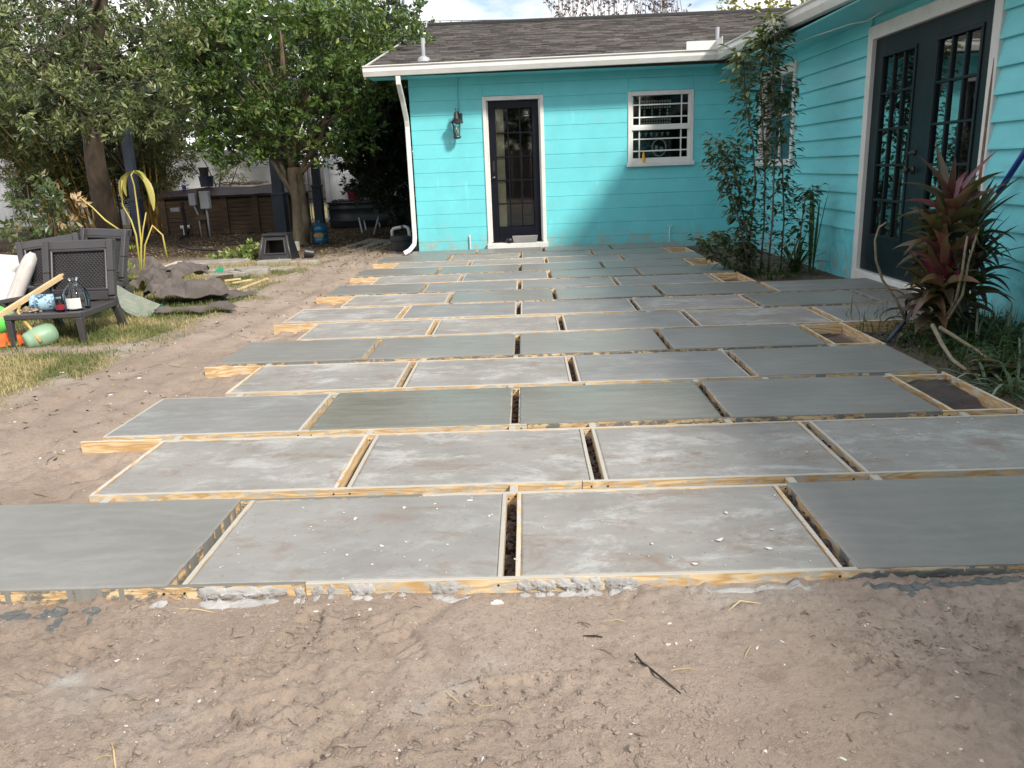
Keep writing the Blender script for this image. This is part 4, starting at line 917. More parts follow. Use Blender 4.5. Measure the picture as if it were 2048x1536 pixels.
# ligustrum in the centre
b2 = P(604, 492, Y=13.0); b2.z = -.1
cl2 = vol(130, (-4.0, 13.1, 3.0), (2.4, 2.0, 1.6), .28, .5, .5, 1.5)+[(P(a, b, Y=11.9).x, 11.9, P(a, b, Y=11.9).z, r) for a, b, r in ((440, 320, .22), (480, 315, .2), (420, 280, .3), (520, 320, .2), (650, 320, .2), (690, 305, .25), (730, 290, .24), (540, 300, .3), (750, 170, .3), (770, 150, .24), (740, 235, .26), (590, 300, .25), (460, 180, .4), (640, 290, .3))]
for px, py, y_, r in ((430, 200, 11.8, .4), (460, 260, 11.8, .38), (420, 300, 11.8, .3), (500, 300, 11.8, .3), (650, 190, 11.4, .4), (700, 230, 11.4, .38), (600, 250, 11.4, .36), (680, 280, 11.6, .3), (740, 200, 11.6, .3), (540, 180, 11.4, .4), (620, 130, 11.2, .4), (700, 120, 11.3, .4), (760, 80, 11.5, .38), (800, 40, 11.7, .34), (820, 15, 11.8, .25), (830, 60, 11.9, .2), (500, 110, 11.2, .4), (560, 50, 11.2, .4), (650, 40, 11.2, .4), (720, 20, 11.4, .4), (450, 60, 11.5, .4), (470, 150, 11.4, .36), (760, 140, 11.6, .3), (720, 180, 11.4, .3), (500, 215, 11.5, .35), (560, 270, 11.6, .3), (470, 330, 12, .2), (745, 255, 11.9, .22)):
    p = P(px, py, Y=y_); cl2.append((p.x, p.y, p.z, r))
lg = thing('ligustrum_tree', b2, 'glossy green multi-limbed tree left of the house with forked lichen bark trunk', 'tree')
mb = MB(); f1 = P(596, 400, Y=13.0); f2 = P(585, 335, Y=13.0)
mb.tube([b2-Vector((0, 0, .05)), b2+Vector((0, 0, .05)), P(598, 440, Y=13.0), f1, P(588, 360, Y=13), f2], [.22, .15, .12, .115, .12, .09], 12)
mb.tube([b2+Vector((.05, .0, -.05)), P(612, 440, Y=12.95), P(606, 400, Y=12.95), P(600, 350, Y=12.9), P(612, 320, Y=12.9), P(640, 280, Y=12.7), P(660, 200, Y=12.5)], [.1, .07, .06, .06, .05, .045, .03], 8)
for a, b, r in ((f1, P(560, 320, Y=13.1), .07), (P(560, 320, Y=13.1), P(500, 270, Y=12.6), .045), (f2, P(575, 230, Y=12.8), .07), (f2, P(610, 200, Y=12.6), .055), (f1, P(540, 310, Y=12.9), .05), (P(545, 305, Y=13), P(470, 230, Y=12.5), .035), (P(600, 350, Y=12.9), P(650, 300, Y=12.8), .04), (P(575, 230, Y=12.8), P(560, 60, Y=12.5), .05), (P(575, 230, Y=12.8), P(660, 60, Y=12.3), .04)):
    limb(mb, a, b, r, r*.6, 6, .06)
for c in random.sample(cl2, 34): limb(mb, f2+Vector((0, 0, random.uniform(.1, .8))), c[:3], .035, .008, 6, .08, 5)
mb.build('trunk', m_barkg, lg, smooth=True); crown(lg, 'crown', cl2, 210, .105, .5, m_lig, .5)
# dark hedge tree beside the house, curved trunk leaning over the tank
b3 = P(790, 430, Y=16.2); b3.z = -.05
dh = thing('leaning_tree', b3, 'dark shaded evergreen beside the house with a trunk curving left over the tank', 'tree')
mb = MB(); mb.tube([b3, P(800, 418, Y=16.2), P(760, 390, Y=16.2), P(728, 362, Y=16.2), P(700, 335, Y=16.1), P(688, 310, Y=16), P(680, 290, Y=16)], [.2, .17, .13, .1, .07, .055, .04], 10)
mb.tube([P(740, 372, Y=16.2), P(715, 335, Y=16.1), P(700, 300, Y=16), P(690, 260, Y=15.8)], [.07, .06, .05, .03], 8); mb.tube([P(728, 362, Y=16.2), P(726, 330, Y=16.1), P(712, 300, Y=16)], [.05, .045, .03], 8)
mb.build('trunk', m_barkd, dh, smooth=True)
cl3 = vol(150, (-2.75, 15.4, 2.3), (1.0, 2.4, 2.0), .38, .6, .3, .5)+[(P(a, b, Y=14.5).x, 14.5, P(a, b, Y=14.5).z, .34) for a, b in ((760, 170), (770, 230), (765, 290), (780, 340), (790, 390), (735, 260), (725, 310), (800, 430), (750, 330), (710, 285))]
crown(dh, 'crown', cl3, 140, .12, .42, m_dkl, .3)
for i, (x, y, z, r) in enumerate([(0, 0, 0, 0)]): pass
# bamboo
def bamboo(px0, px1, ybase, Y, n, lean, label):
    c = P((px0+px1)/2, ybase, Y=Y); c.z = -.08; o = thing('bamboo_clump', c, label, 'bamboo'); tops = []
    m_c = bpy.data.materials.get('bamboo_culm') or plain('bamboo_culm', (.44, .27, .06), (.20, .12, .035), .45, 3, rnd=False)
    for i in range(n):
        a = P(random.uniform(px0, px1), ybase, Y=Y+random.uniform(-.6, .6)); a.z = -.1
        h = random.uniform(2.6, 4.2); l = random.uniform(*lean); b = a+Vector((l*h, random.uniform(-.2, .3)*h, h)); r = random.uniform(.014, .030)
        pts = [a.lerp(b, t)+Vector((l*.35*(t*t)*h*.4, 0, -.25*t**3)) for t in (0, .25, .5, .75, 1)]
        mb = MB(); mb.tube(pts, [r, r, r*.9, r*.7, r*.4], 5); mb.build('culm', m_c, o); tops += pts[2:]
    cl = [(p.x+random.uniform(-.3, .3), p.y+random.uniform(-.4, .2), p.z+random.uniform(-.5, .1), random.uniform(.25, .45)) for p in tops for _ in range(2)]
    cl += [(a_.x+random.uniform(-.6, .3), Y+.5, random.uniform(.6, 2.6), .4) for a_ in tops[::3]]
    crown(o, 'foliage', cl, 95, .17, .14, m_bam, .2); return o
bamboo(110, 250, 470, 18.6, 80, (-.55, .05), 'dense bamboo clump leaning left behind the oak trunk')
bamboo(284, 336, 468, 18.8, 44, (-.1, .15), 'upright bamboo clump beside the hot tub')
bsh = thing('willowy_bush', P(470, 380, Y=19.6), 'yellow-green bushy plant in front of the white fence behind the hot tub', 'bush')
crown(bsh, 'foliage', [(P(a, b, Y=19.6).x, 19.6, P(a, b, Y=19.6).z, r) for a, b, r in ((345, 300, .45), (370, 320, .4), (400, 310, .45), (440, 310, .45), (470, 320, .45), (495, 305, .4), (455, 350, .35), (480, 345, .35), (430, 350, .3), (360, 350, .35), (345, 370, .3), (380, 345, .3), (520, 310, .3), (330, 330, .4))], 110, .15, .2, m_bam, .3)
mb = MB()
for a, b in ((345, 300), (400, 310), (440, 310), (480, 320)): limb(mb, P(440, 420, Y=19.7), P(a, b, Y=19.6), .03, .01, 5, .1, 5)
mb.build('stems', m_bark, bsh)
# white vinyl fence runs
def fence(x0, x1, Y, zt, label, y2=None, lat=False):
    o = thing('vinyl_fence', ((x0+x1)/2, Y, -.08), label, 'fence'); yy = lambda x: Y if y2 is None else Y+(y2-Y)*(x-x0)/(x1-x0)
    n = max(1, int(round((x1-x0)/1.83))); w = (x1-x0)/n
    bd = None
    for i in range(n+1):
        x = x0+i*w; MB().box(x-.065, x+.065, yy(x)-.065, yy(x)+.065, -.1, zt+.06).build('post', m_vinyl, o, bev=.008)
        if i < n:
            MB().bar((x+.065, yy(x), zt-.04), (x+w-.065, yy(x+w), zt-.04), .05, .12).build('rail', m_vinyl, o); MB().bar((x+.065, yy(x), zt-.42), (x+w-.065, yy(x+w), zt-.42), .05, .08).build('rail', m_vinyl, o)
            MB().bar((x+.065, yy(x), .04), (x+w-.065, yy(x+w), .04), .05, .12).build('rail', m_vinyl, o)
            m = 10
            for k in range(m):
                a = x+.07+(w-.14)*k/m; b = x+.07+(w-.14)*(k+1)/m-.006; c_ = (a+b)/2
                MB().box(a, b, yy(c_)-.012, yy(c_)+.012, .1, zt-.1).build('board', m_vinyl, o)
    return o
fence(-19, -7.0, 22.6, 1.92, 'long white vinyl fence behind the bamboo and hot tub')
fence(-5.35, -1.4, 20.6, 1.62, 'white vinyl fence panel behind the stock tank')
wb = MB(); c = P(690, 322, Y=20.4)
iron = thing('iron_fence', (-6.2, 21.2, -.08), 'black iron picket fence opening onto the neighbour lawn', 'fence')
MB().box(-7.0, -5.4, 21.18, 21.21, .48, .52).build('rail', m_black, iron); MB().box(-7.0, -5.4, 21.18, 21.21, 1.5, 1.54).build('rail', m_black, iron)
pk = MB().box(-.009, .009, -.009, .009, 0, 1.75).build('picket', m_black, iron, local=True)
for i in range(14):
    q = pk if i == 0 else pk.copy()
    if i: COL.objects.link(q); q.parent = iron
    q.location = (-.75+i*.115, 0, 0)
# trees far behind the fence
for i, (x, y, z, R, lab) in enumerate(((-17, 27, 3.2, 3.4, 'dark tree beyond the white fence at far left'), (-12.5, 28, 3.4, 3.6, 'dark tree beyond the fence behind the oak'), (-8.6, 29, 3.6, 3.2, 'green tree beyond the fence behind the hot tub'), (-4.6, 30, 3.6, 3.0, 'green tree beyond the fence behind the ligustrum'), (-21, 30, 4, 4, 'tall dark tree beyond the fence at the left edge'))):
    c = vol(60, (x, y, z+1), (R, 1.8, R*.95), .6, 1.1, .35, .4)
    tree('background_tree', (x, y, -.1), lab, [(x, y, -.1), (x+.1, y, 1.2), (x, y, 2.6), (x+.3, y, 4)], [.2, .16, .13, .08], c, m_far, m_barkd, 26, .24, .5, 'trees beyond the fence', 8)
for bp_, R3, lab, nn_ in (((-9.4, 16.9, 3.7), (3.6, .7, 1.9), 'dark leafy backdrop added behind the oak crown at left to darken its gaps', 90), ((-12.2, 20.6, 3.4), (4.6, .9, 2.1), 'dark leafy understory tree above the bamboo at left', 110), ((-6.8, 20.8, 3.9), (2.6, .7, 1.75), 'dark foliage tree hanging over the white fence behind the hot tub', 70), ((-4.2, 18.6, 3.7), (1.6, .7, 1.4), 'dark foliage tree behind the ligustrum crown', 40)):  # first one is an added dark backdrop that darkens gaps in the oak crown
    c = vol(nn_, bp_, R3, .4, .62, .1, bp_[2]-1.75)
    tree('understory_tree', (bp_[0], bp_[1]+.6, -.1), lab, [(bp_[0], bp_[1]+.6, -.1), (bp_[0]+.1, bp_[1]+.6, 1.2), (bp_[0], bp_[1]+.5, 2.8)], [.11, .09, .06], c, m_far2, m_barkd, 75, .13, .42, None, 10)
# added unseen fence and trees behind the viewer, to darken reflections in the panes
rf_ = thing('reflection_fence', (-3, -12, -.1), 'brown board fence added unseen behind the viewer to darken the pane reflections', 'fence')
for i in range(80): MB().box(-20+i*.4, -20+i*.4+.38, -12.02, -12, -.1, 1.9).build('board', m_slat, rf_)
for i in range(7):
    x = -17+i*4.3; c = vol(40, (x, -14.5, 3.2), (2.6, 1.2, 2.4), .6, 1., .3, .6)
    tree('reflection_tree', (x, -14.5, -.1), 'dark tree added unseen behind the viewer for the pane reflections', [(x, -14.5, -.1), (x, -14.5, 1.5), (x, -14.5, 3)], [.16, .13, .1], c, m_far, m_barkd, 20, .26, .5, 'added trees behind the viewer', 4)
# back-yard board fence far off beyond the lawn
ff = thing('board_fence', (-9, 34, 0), 'grey board fence far beyond the neighbour lawn', 'fence')
for i in range(60): MB().box(-14+i*.2, -14+i*.2+.19, 36, 36.03, -.1, 1.7).build('board', plain('greywood', (.12, .11, .11), None, .8) if i == 0 else bpy.data.materials['greywood'], ff)
# bare crape myrtle behind the ridge + yellowing tree + wire
bt = thing('bare_tree', (1.9, 24, 0), 'bare twiggy tree with seed heads showing above the roof ridge', 'tree')
mb = MB(); sv = []
for i in range(60):
    px = 1105+i*4.4; a = P(px+random.uniform(-20, 20), 160, Y=24+random.uniform(-.8, .8)); b = P(px+random.uniform(-10, 10), random.uniform(-30, 20), Y=24+random.uniform(-.8, .8))
    pts = limb(mb, a, b, .022, .008, 4, .05, 4)
    for k in range(5):
        s = random.choice(pts[2:]); e = s+Vector((random.uniform(-.35, .35), random.uniform(-.2, .2), random.uniform(.15, .5))); limb(mb, s, e, .008, .004, 2, .1, 3); sv.append(e); sv.append(s.lerp(e, .6))
for k in range(6): limb(mb, (2.2+random.uniform(-.2, .2), 24, -.1), P(1130+k*45, 160, Y=24), .09, .03, 5, .05, 8)
mb.build('trunk', plain('grey_bark', (.32, .27, .25), None, .8), bt)
crown(bt, 'seed_heads', [(p.x, p.y, p.z, random.uniform(.05, .1)) for p in sv], 130, .05, .8, plain('seed', (.14, .09, .09), None, .8), .2)
yl = []
for px, py in ((1470, 8), (1500, 12), (1535, 5), (1560, 14), (1590, 8), (1610, 0), (1540, -20), (1600, -25), (1480, -15), (1455, 12)):
    p = P(px, py, Y=23); yl.append((p.x, p.y, p.z, random.uniform(.3, .42)))
tree('yellowing_tree', (8.4, 23, -.1), 'yellow-green tree showing above the roof at the gutter corner', [(8.4, 23, -.1), (8.4, 23, 2.5), (8.2, 23, 4.5)], [.2, .15, .08], yl, m_ylw, m_bark, 60, .15, .55, nlimb=8)
ww = MB(); ww.tube([P(400, 46, Y=21), P(860, 42, Y=21), P(1100, 38, Y=21.2), P(1550, 28, Y=21.5)], .009, 5)
uw = thing('utility_wire', P(860, 42, Y=21), 'thin overhead wire with clips just above the roof ridge', 'wire'); ww.build('wire', m_black, uw)
cc = MB()
for px in range(880, 1120, 22): p = P(px, 42-(px-860)*.018, Y=21.05); cc.box(p.x-.012, p.x+.012, p.y-.01, p.y+.01, p.z-.05, p.z)
tag(cc.build('clip', m_black, uw), kind='stuff')
# pergola posts
pg = thing('pergola', (-6.6, 16.8, -.1), 'blue-black pergola posts standing under the trees', 'pergola')
for px, py, Y, w in ((284, 480, 15.2, .17), (566, 466, 15.6, .21), (641, 448, 16.6, .16)):
    a = P(px, py, Y=Y); zb = -.1
    pb = MB(); pb.box(a.x-w/2, a.x+w/2, Y-w/2, Y+w/2, zb, 3.0); pb.box(a.x-w*.62, a.x+w*.62, Y-w*.62, Y+w*.62, zb, .78 if px != 641 else .9); pb.box(a.x-w*.7, a.x+w*.7, Y-w*.7, Y+w*.7, .76 if px != 641 else .88, .82 if px != 641 else .94)
    pb.build('post', m_post, pg, bev=.006)
MB().bar((-8.2, 15.2, 3.05), (-5.0, 15.7, 3.05), .1, .24).bar((-8.2, 15.2, 3.05), (-4.6, 16.6, 3.1), .1, .24).build('beam', m_post, pg)
# ------------------------------------------------------------------ hot tub with stuff on it
tbl = P(333, 466, Y=17.0).x; tbr = P(578, 462, Y=17.0).x; TY = 17.0; TZ0 = -.1; TZ1 = .74
tub = thing('hot_tub', ((tbl+tbr)/2, TY, TZ0), 'wood-skirted hot tub with sagging maroon cover in the shade', 'hot tub')
MB().box(tbl+.03, tbr-.03, TY+.03, TY+2.2, TZ0, TZ1).build('shell', m_barkd, tub)
np_ = 4; pw = (tbr-tbl)/np_
for i in range(np_+1):
    x = tbl+i*pw; MB().box(x-.07, x+.07, TY-.03, TY+.0, TZ0, TZ1).build('batten', m_oldwood, tub)
    if i < np_:
        for k in range(8):
            MB().box(x+.075, x+pw-.075, TY+.0, TY+.03, TZ0+k*.1, TZ0+k*.1+.09).build('plank', m_oldwood, tub, local=False)
MB().box(tbl-.08, tbr+.08, TY-.06, TY+2.3, TZ1, TZ1+.035).build('rim', m_oldwood, tub)
nxc, nyc = 40, 16; A, B = np.meshgrid(np.linspace(tbl-.02, tbr+.1, nxc), np.linspace(TY-.12, TY+2.2, nyc))
Cc = TZ1+.13+.05*fbm(A*1.7, B*1.7, 3, 3)+.06*sm(A, tbl+.2, tbl+1.)*sm(B, TY, TY+.3)+.03*np.sin(A*3); Cc[0, :] = TZ1+.03+.04*fbm(A[0]*3, B[0], 8); Cc[1, :] = TZ1+.09+.03*fbm(A[0]*3, B[0], 9)
ii = np.arange(nxc*nyc).reshape(nyc, nxc)
cm = npmesh('cover', np.stack([A.ravel(), B.ravel(), Cc.ravel()], 1)-np.array(wloc(tub)), np.stack([ii[:-1, :-1].ravel(), ii[:-1, 1:].ravel(), ii[1:, 1:].ravel(), ii[1:, :-1].ravel()], 1), smooth=True)
link('cover', cm, tub, m_cover)
ztop = TZ1+.24
def tin(name, x, y, z, r0, r1, h, mat, label, cat, n=18):
    return single(name, MB().lathe([(0, 0), (r0, 0), (r1, h), (r1+.008, h), (r1+.008, h-.02), (r1-.006, h-.0), (r0-.006, .01), (0, .01)], (x, y, z), n), mat, label, cat, smooth=False)
bk = P(415, 378, Y=17.4); tin('bucket', bk.x, 17.4, ztop, .14, .17, .25, m_post, 'wide dark nursery pot on the hot tub cover', 'plant pot')
tin('bucket', bk.x-.03, 17.4, ztop+.25, .09, .12, .2, m_blkp, 'smaller dark pot stacked on the wide pot on the hot tub', 'plant pot')
c = P(369, 384, Y=17.2); single('blue_can', MB().lathe([(0, 0), (.05, 0), (.05, .09), (.045, .1), (0, .1)], (c.x, 17.2, TZ1+.2), 12), plain('blue_can', (.05, .05, .25), None, .4), 'small blue can on the hot tub cover', 'can')
db = MB()
for k in range(60):
    a = P(random.uniform(440, 520), 380, Y=17.6+random.uniform(-.3, .3)); a.z = ztop+.01; db.tube([a, a+Vector((random.uniform(-.2, .2), random.uniform(-.1, .1), random.uniform(.0, .12))), a+Vector((random.uniform(-.35, .35), 0, random.uniform(0, .08)))], .006, 4)
tag(db.build('dead_twigs', m_twig), 'heap of dead twigs on the hot tub cover', 'twigs', None, 'stuff')
# electrical post with two boxes
ep = P(411, 478, Y=16.0); eo = thing('electrical_post', (ep.x, 16.0, -.1), 'wooden post carrying two grey electrical boxes in front of the hot tub', 'electrical post')
x = ep.x; MB().box(x-.06, x+.05, 16.0, 16.1, -.12, .95).build('post', m_oldwood, eo)
MB().box(x-.22, x-.07, 15.9, 16.02, .60, .86).build('meter_box', m_grayp, eo, bev=.01); MB().box(x+.03, x+.23, 15.88, 16.02, .52, .90).build('breaker_box', m_grayp, eo, bev=.01)
MB().tube([(x-.14, 15.95, .62), (x-.10, 15.95, .5), (x-.07, 15.95, .4), (x-.06, 15.95, -.1)], .016, 8).build('conduit', m_grayp, eo, smooth=True); MB().tube([(x+.13, 15.95, .54), (x+.14, 15.95, -.1)], .022, 8).build('conduit', m_grayp, eo, smooth=True)
MB().box(x-.12, x+.12, 15.92, 16.0, .28, .40).build('cross_block', m_oldwood, eo)
c = P(362, 400, Y=16.2); lo = thing('yard_light', (c.x, 16.2, -.1), 'low path light on a dark stake left of the electrical post', 'light'); MB().box(c.x-.03, c.x+.03, 16.2, 16.26, -.1, .68).build('stake', m_barkd, lo); MB().box(c.x-.24, c.x-.04, 16.12, 16.24, .48, .56).build('lamp_head', m_grayp, lo)
hs = MB(); hs.tube([P(378, 458, Y=15.6)]+[P(a, b, Z=-.08) for a, b in ((376, 468), (356, 478), (358, 490), (385, 498), (440, 500))], .02, 8); single('garden_hose', hs, m_blkp, 'black hose curling on the dark ground before the hot tub', 'hose', smooth=True)
c = P(372, 470, Z=-.1); single('white_valve', MB().tube([(c.x, c.y, -.1), (c.x, c.y, .08)], .05, 10).tube([(c.x-.1, c.y, .08), (c.x+.12, c.y, .09)], .04, 10), m_white, 'white pipe valve on the ground before the hot tub', 'valve')
# stock tank planter
tx, ty = -3.45, 17.9
tk = thing('stock_tank', (tx, ty, -.1), 'dark oval galvanised stock tank planter beside the house', 'stock tank')
prof = [(0, 0), (.98, 0), (1.0, .03), (1.0, .13), (1.02, .15), (1.02, .18), (1.0, .2), (1.0, .42), (1.02, .44), (1.02, .47), (1.0, .49), (1.0, .56), (1.035, .575), (1.035, .605), (.99, .605), (.985, .5), (0, .5)]
tmk = MB(); tmk.lathe([(r, z-.1) for r, z in prof], (tx, ty, 0), 56, 1.28, .55); tmk.build('tank', plain('tank_black', (.022, .03, .035), (.04, .05, .055), .38, 4), tk, smooth=True)
crumbs(900, lambda n: np.stack([tx+(rng.random(n)-.5)*2.2, ty+(rng.random(n)-.5)*.8, np.full(n, .50)+rng.random(n)*.03], 1), .02, .07, 'planter_soil', m_dark, None, None, tk)
bpy.data.objects['planter_soil'].location = -wloc(tk)
m_red = plain('red_plastic', (.28, .015, .03), None, .4)
tin('red_bucket', -4.05, 17.75, .5, .13, .18, .29, m_red, 'red bucket standing in the stock tank', 'bucket')
c = P(714, 402, Y=17.7); single('toy_jug', MB().lathe([(0, 0), (.07, 0), (.08, .12), (.04, .17), (.03, .2), (0, .2)], (-3.72, 17.7, .5), 12), plain('pale_green', (.35, .5, .4), None, .4), 'pale green jug in the stock tank beside the red bucket', 'jug', smooth=True)
single('toy_jug', MB().lathe([(0, 0), (.08, 0), (.09, .08), (.06, .15), (0, .16)], (-3.52, 17.7, .5), 12), plain('blue_toy', (.08, .3, .5), None, .4), 'blue toy tub in the stock tank right of the green jug', 'toy', smooth=True)
pi = MB()
for a, b in (((732, 462), (745, 442)), ((748, 470), (775, 446)), ((760, 455), (772, 440)), ((725, 468), (738, 448))): pi.tube([P(*a, Z=-.08)+Vector((0, 0, .02)), P(*b, Z=-.08)+Vector((0, -1.2, .22))], .018, 6)
single('pipe_offcuts', pi, m_grayp, 'grey pipe offcuts leaning against the stock tank', 'pipes')
# water bottle
c = P(642, 487, Z=-.1); m_jug = plain('jug_blue', (.015, .085, .17), (.02, .11, .2), .2, 3); wb = thing('water_bottle', (c.x, c.y, -.1), 'blue five-gallon water bottle right of the ligustrum trunk', 'bottle')
MB().lathe([(0, 0), (.125, 0), (.14, .02), (.14, .1), (.132, .11), (.14, .12), (.14, .2), (.132, .21), (.14, .22), (.14, .3), (.11, .35), (.04, .385), (.032, .42), (.036, .44), (0, .44)], (c.x, c.y, -.1), 24).build('body', m_jug, wb, smooth=True)
lb = MB(); n0 = 9
for k in range(n0): 
    t = -2.3+k*.17; lb.v += [(c.x+.1425*math.cos(t), c.y+.1425*math.sin(t), .02), (c.x+.1425*math.cos(t), c.y+.1425*math.sin(t), .09)]
lb.f = [(2*k, 2*k+2, 2*k+3, 2*k+1) for k in range(n0-1)]; lb.build('paper_label', plain('label_orange', (.4, .22, .06), None, .6), wb, smooth=True)
# pump / filter tub with grey pipes
c = P(800, 505, Z=-.1); px_, py_ = c.x+.02, c.y+.1
pm = thing('pond_filter', (px_, py_, -.1), 'black filter tub with grey pipe elbows at the house corner', 'pump')
MB().lathe([(0, 0), (.165, 0), (.17, .19), (.185, .20), (.185, .25), (.16, .27), (0, .29)], (px_, py_, -.11), 24).build('tub', m_blkp, pm, smooth=False)
MB().tube([(px_-.13, py_-.05, .1), (px_-.13, py_-.05, .24), (px_-.10, py_-.05, .275), (px_-.03, py_-.05, .285), (px_+.08, py_-.05, .30), (px_+.12, py_-.05, .28), (px_+.14, py_-.05, .22), (px_+.14, py_-.05, .0)], .026, 12).build('pipe', m_grayp, pm, smooth=True)
MB().tube([(px_+.02, py_-.05, .288), (px_+.06, py_-.05, .296)], .036, 10).tube([(px_+.14, py_-.05, .08), (px_+.14, py_-.05, .04)], .036, 10).build('collar', m_blkp, pm)
c = P(735, 492, Z=-.12); pad = [P(670, 500, Z=-.1), P(730, 505, Z=-.1), P(800, 482, Z=-.1), P(740, 478, Z=-.1)]
single('paving_slab', MB().prism([(p.x, p.y) for p in pad], -.15, -.085), m_stone, 'worn grey paving slab at the shade edge left of the house corner', 'paving slab', bev=.01)
# flagstones
def stone(px, py, w, d, h, rz, label, z=-.1, tilt=0):
    c = P(px, py, Z=-.08); n = 9; poly = []
    for k in range(n):
        t = 6.283*(k+.5)/n; e = random.uniform(.86, 1.08); cs, sn = math.cos(t), math.sin(t); q = max(abs(cs), abs(sn)); poly.append((cs/q*w/2*e, sn/q*d/2*e))
    mb = MB().prism(poly, 0, h); o = mb.build('flagstone', m_stone, None, local=True, bev=.008); o.location = (c.x, c.y, z-.0); o.rotation_euler = (tilt, 0, rz); tag(o, label, 'stone', 'broken flagstones beside the bare soil'); return o
for a in ((435, 531, .9, .5, .09, .1, 'large flat flagstone at the back of the stone pile near the leaf heap'), (395, 546, .7, .3, .06, .0, 'pale flagstone half under the tarp end of the stone row'), (460, 546, .5, .3, .08, .2, 'flagstone with a green scrap on it in the middle of the stone pile'),
          (510, 551, .42, .42, .12, .5, 'thick rough stone block at the right front of the stone pile'), (442, 560, .38, .18, .10, -.1, 'small brownish stone perched at the front of the stone pile'), (478, 556, .25, .25, .1, .3, 'small pale broken stone beside the rough block'),
          (552, 531, .5, .22, .1, .15, 'grey stone slab in front of the black step stool'), (548, 543, .55, .25, .07, .3, 'white broken slab below the stool front stone'), (612, 529, .42, .13, .08, .05, 'small white stone in front of the black flower pot'), (590, 500, .16, .12, .16, .6, 'upright stone leaning by the ligustrum trunk')): stone(*a)
gs = MB(); c = P(436, 542, Z=0); gs.add([(c.x-.06, c.y, -.02), (c.x+.06, c.y+.02, -.02), (c.x+.04, c.y+.1, .03), (c.x-.04, c.y+.08, .0), (c.x, c.y+.03, .05)], [(0, 1, 4), (1, 2, 4), (2, 3, 4), (3, 0, 4), (3, 2, 1, 0)])
single('green_scrap', gs, plain('green_scrap', (.02, .28, .14), None, .4), 'crumpled bright green scrap on the stone pile', 'scrap')
def plank(name, a, b, w, h, mat, label, za=.0, zb=.0, cat='stick'):
    A_ = P(*a, Z=-.08); B_ = P(*b, Z=-.08); A_.z = za; B_.z = zb; return single(name, MB().bar(A_, B_, w, h), mat, label, cat, bev=.002)
plank('pale_rod', (472, 588), (536, 563), .03, .02, m_stick, 'long pale rod lying at the edge of the bare soil', -.045, -.045)
plank('pale_rod', (466, 573), (505, 566), .03, .02, m_stick, 'short pale slat between stones and long rod', -.04, -.04)
plank('pale_rod', (450, 570), (482, 566), .03, .02, m_stick, 'pale slat nearest the weathered planks', -.03, -.03)
plank('wood_offcut', (440, 566), (462, 560), .09, .05, m_oldwood, 'short brown plank end under the small stone', -.03, -.03, 'plank')
plank('wood_offcut', (326, 558), (362, 546), .09, .02, m_pine, 'fresh pine offcut poking out of the brown fabric', .05, .07, 'plank')
# step stool
c = P(555, 524, Z=-.1); sx_, sy_ = c.x, c.y
stl = thing('step_stool', (sx_, sy_, -.1), 'black plastic step stool standing beside the leaf heap', 'step stool')
def q3(a, b, t): return (a[0]+(b[0]-a[0])*t, a[1]+(b[1]-a[1])*t, a[2]+(b[2]-a[2])*t)
fl, fr_, tl, tr_ = (sx_-.24, sy_-.14, -.1), (sx_+.25, sy_-.14, -.1), (sx_-.17, sy_-.02, .29), (sx_+.18, sy_-.02, .29)
def face(u, v): a = q3(fl, fr_, u); b = q3(tl, tr_, u); return q3(a, b, v)
fm = MB(); us = [0, .17, .85, 1]; vs_ = [0, .12, .36, .84, 1]
for i in range(3):
    for j in range(4):
        if i == 1 and j in (0, 2): continue
        p = [face(us[i], vs_[j]), face(us[i+1], vs_[j]), face(us[i+1], vs_[j+1]), face(us[i], vs_[j+1])]
        fm.add(p+[(a, b+.03, c_) for a, b, c_ in p], [(0, 1, 2, 3), (7, 6, 5, 4), (0, 4, 5, 1), (1, 5, 6, 2), (2, 6, 7, 3), (3, 7, 4, 0)])
fm.build('front_panel', m_blkp, stl)
rm = MB(); r_ = [face(.15, .34), face(.87, .34), face(.87, .86), face(.15, .86)]
for k in range(4): rm.tube([Vector(r_[k])+Vector((0, -.008, 0)), Vector(r_[(k+1) % 4])+Vector((0, -.008, 0))], .012, 6)
rm.build('opening_rim', m_plas, stl)
for s, (a, b) in ((-1, (fl, tl)), (1, (fr_, tr_))):
    MB().add([a, b, (b[0], b[1]+.3, b[2]), (a[0], a[1]+.5, a[2]), (a[0]-s*.02, a[1], a[2]), (b[0]-s*.02, b[1], b[2]), (b[0]-s*.02, b[1]+.3, b[2]), (a[0]-s*.02, a[1]+.5, a[2])], [(0, 1, 2, 3), (7, 6, 5, 4), (0, 4, 5, 1), (1, 5, 6, 2), (2, 6, 7, 3), (3, 7, 4, 0)]).build('side_panel', m_blkp, stl)
    MB().tube([a, b], .018, 8).build('corner_edge', m_plas, stl, smooth=True)
MB().box(sx_-.18, sx_+.19, sy_-.05, sy_+.28, .28, .32).build('top_step', m_blkp, stl, bev=.015, seg=3)
MB().box(sx_-.16, sx_+.17, sy_+.2, sy_+.22, -.1, .28).build('back_panel', m_blkp, stl)
# small tipped pot
c = P(617, 520, Z=-.1); o = single('plant_pot', MB().lathe([(0, 0), (.06, 0), (.075, .12), (.085, .12), (.085, .14), (.078, .14), (.06, .01), (0, .01)], (0, 0, 0), 20), m_blkp, 'small black plant pot tipped over behind the white stone', 'plant pot', smooth=False)
o.location = (c.x+.08, c.y+.05, -.01); o.rotation_euler = (0, rad(-82), rad(10))
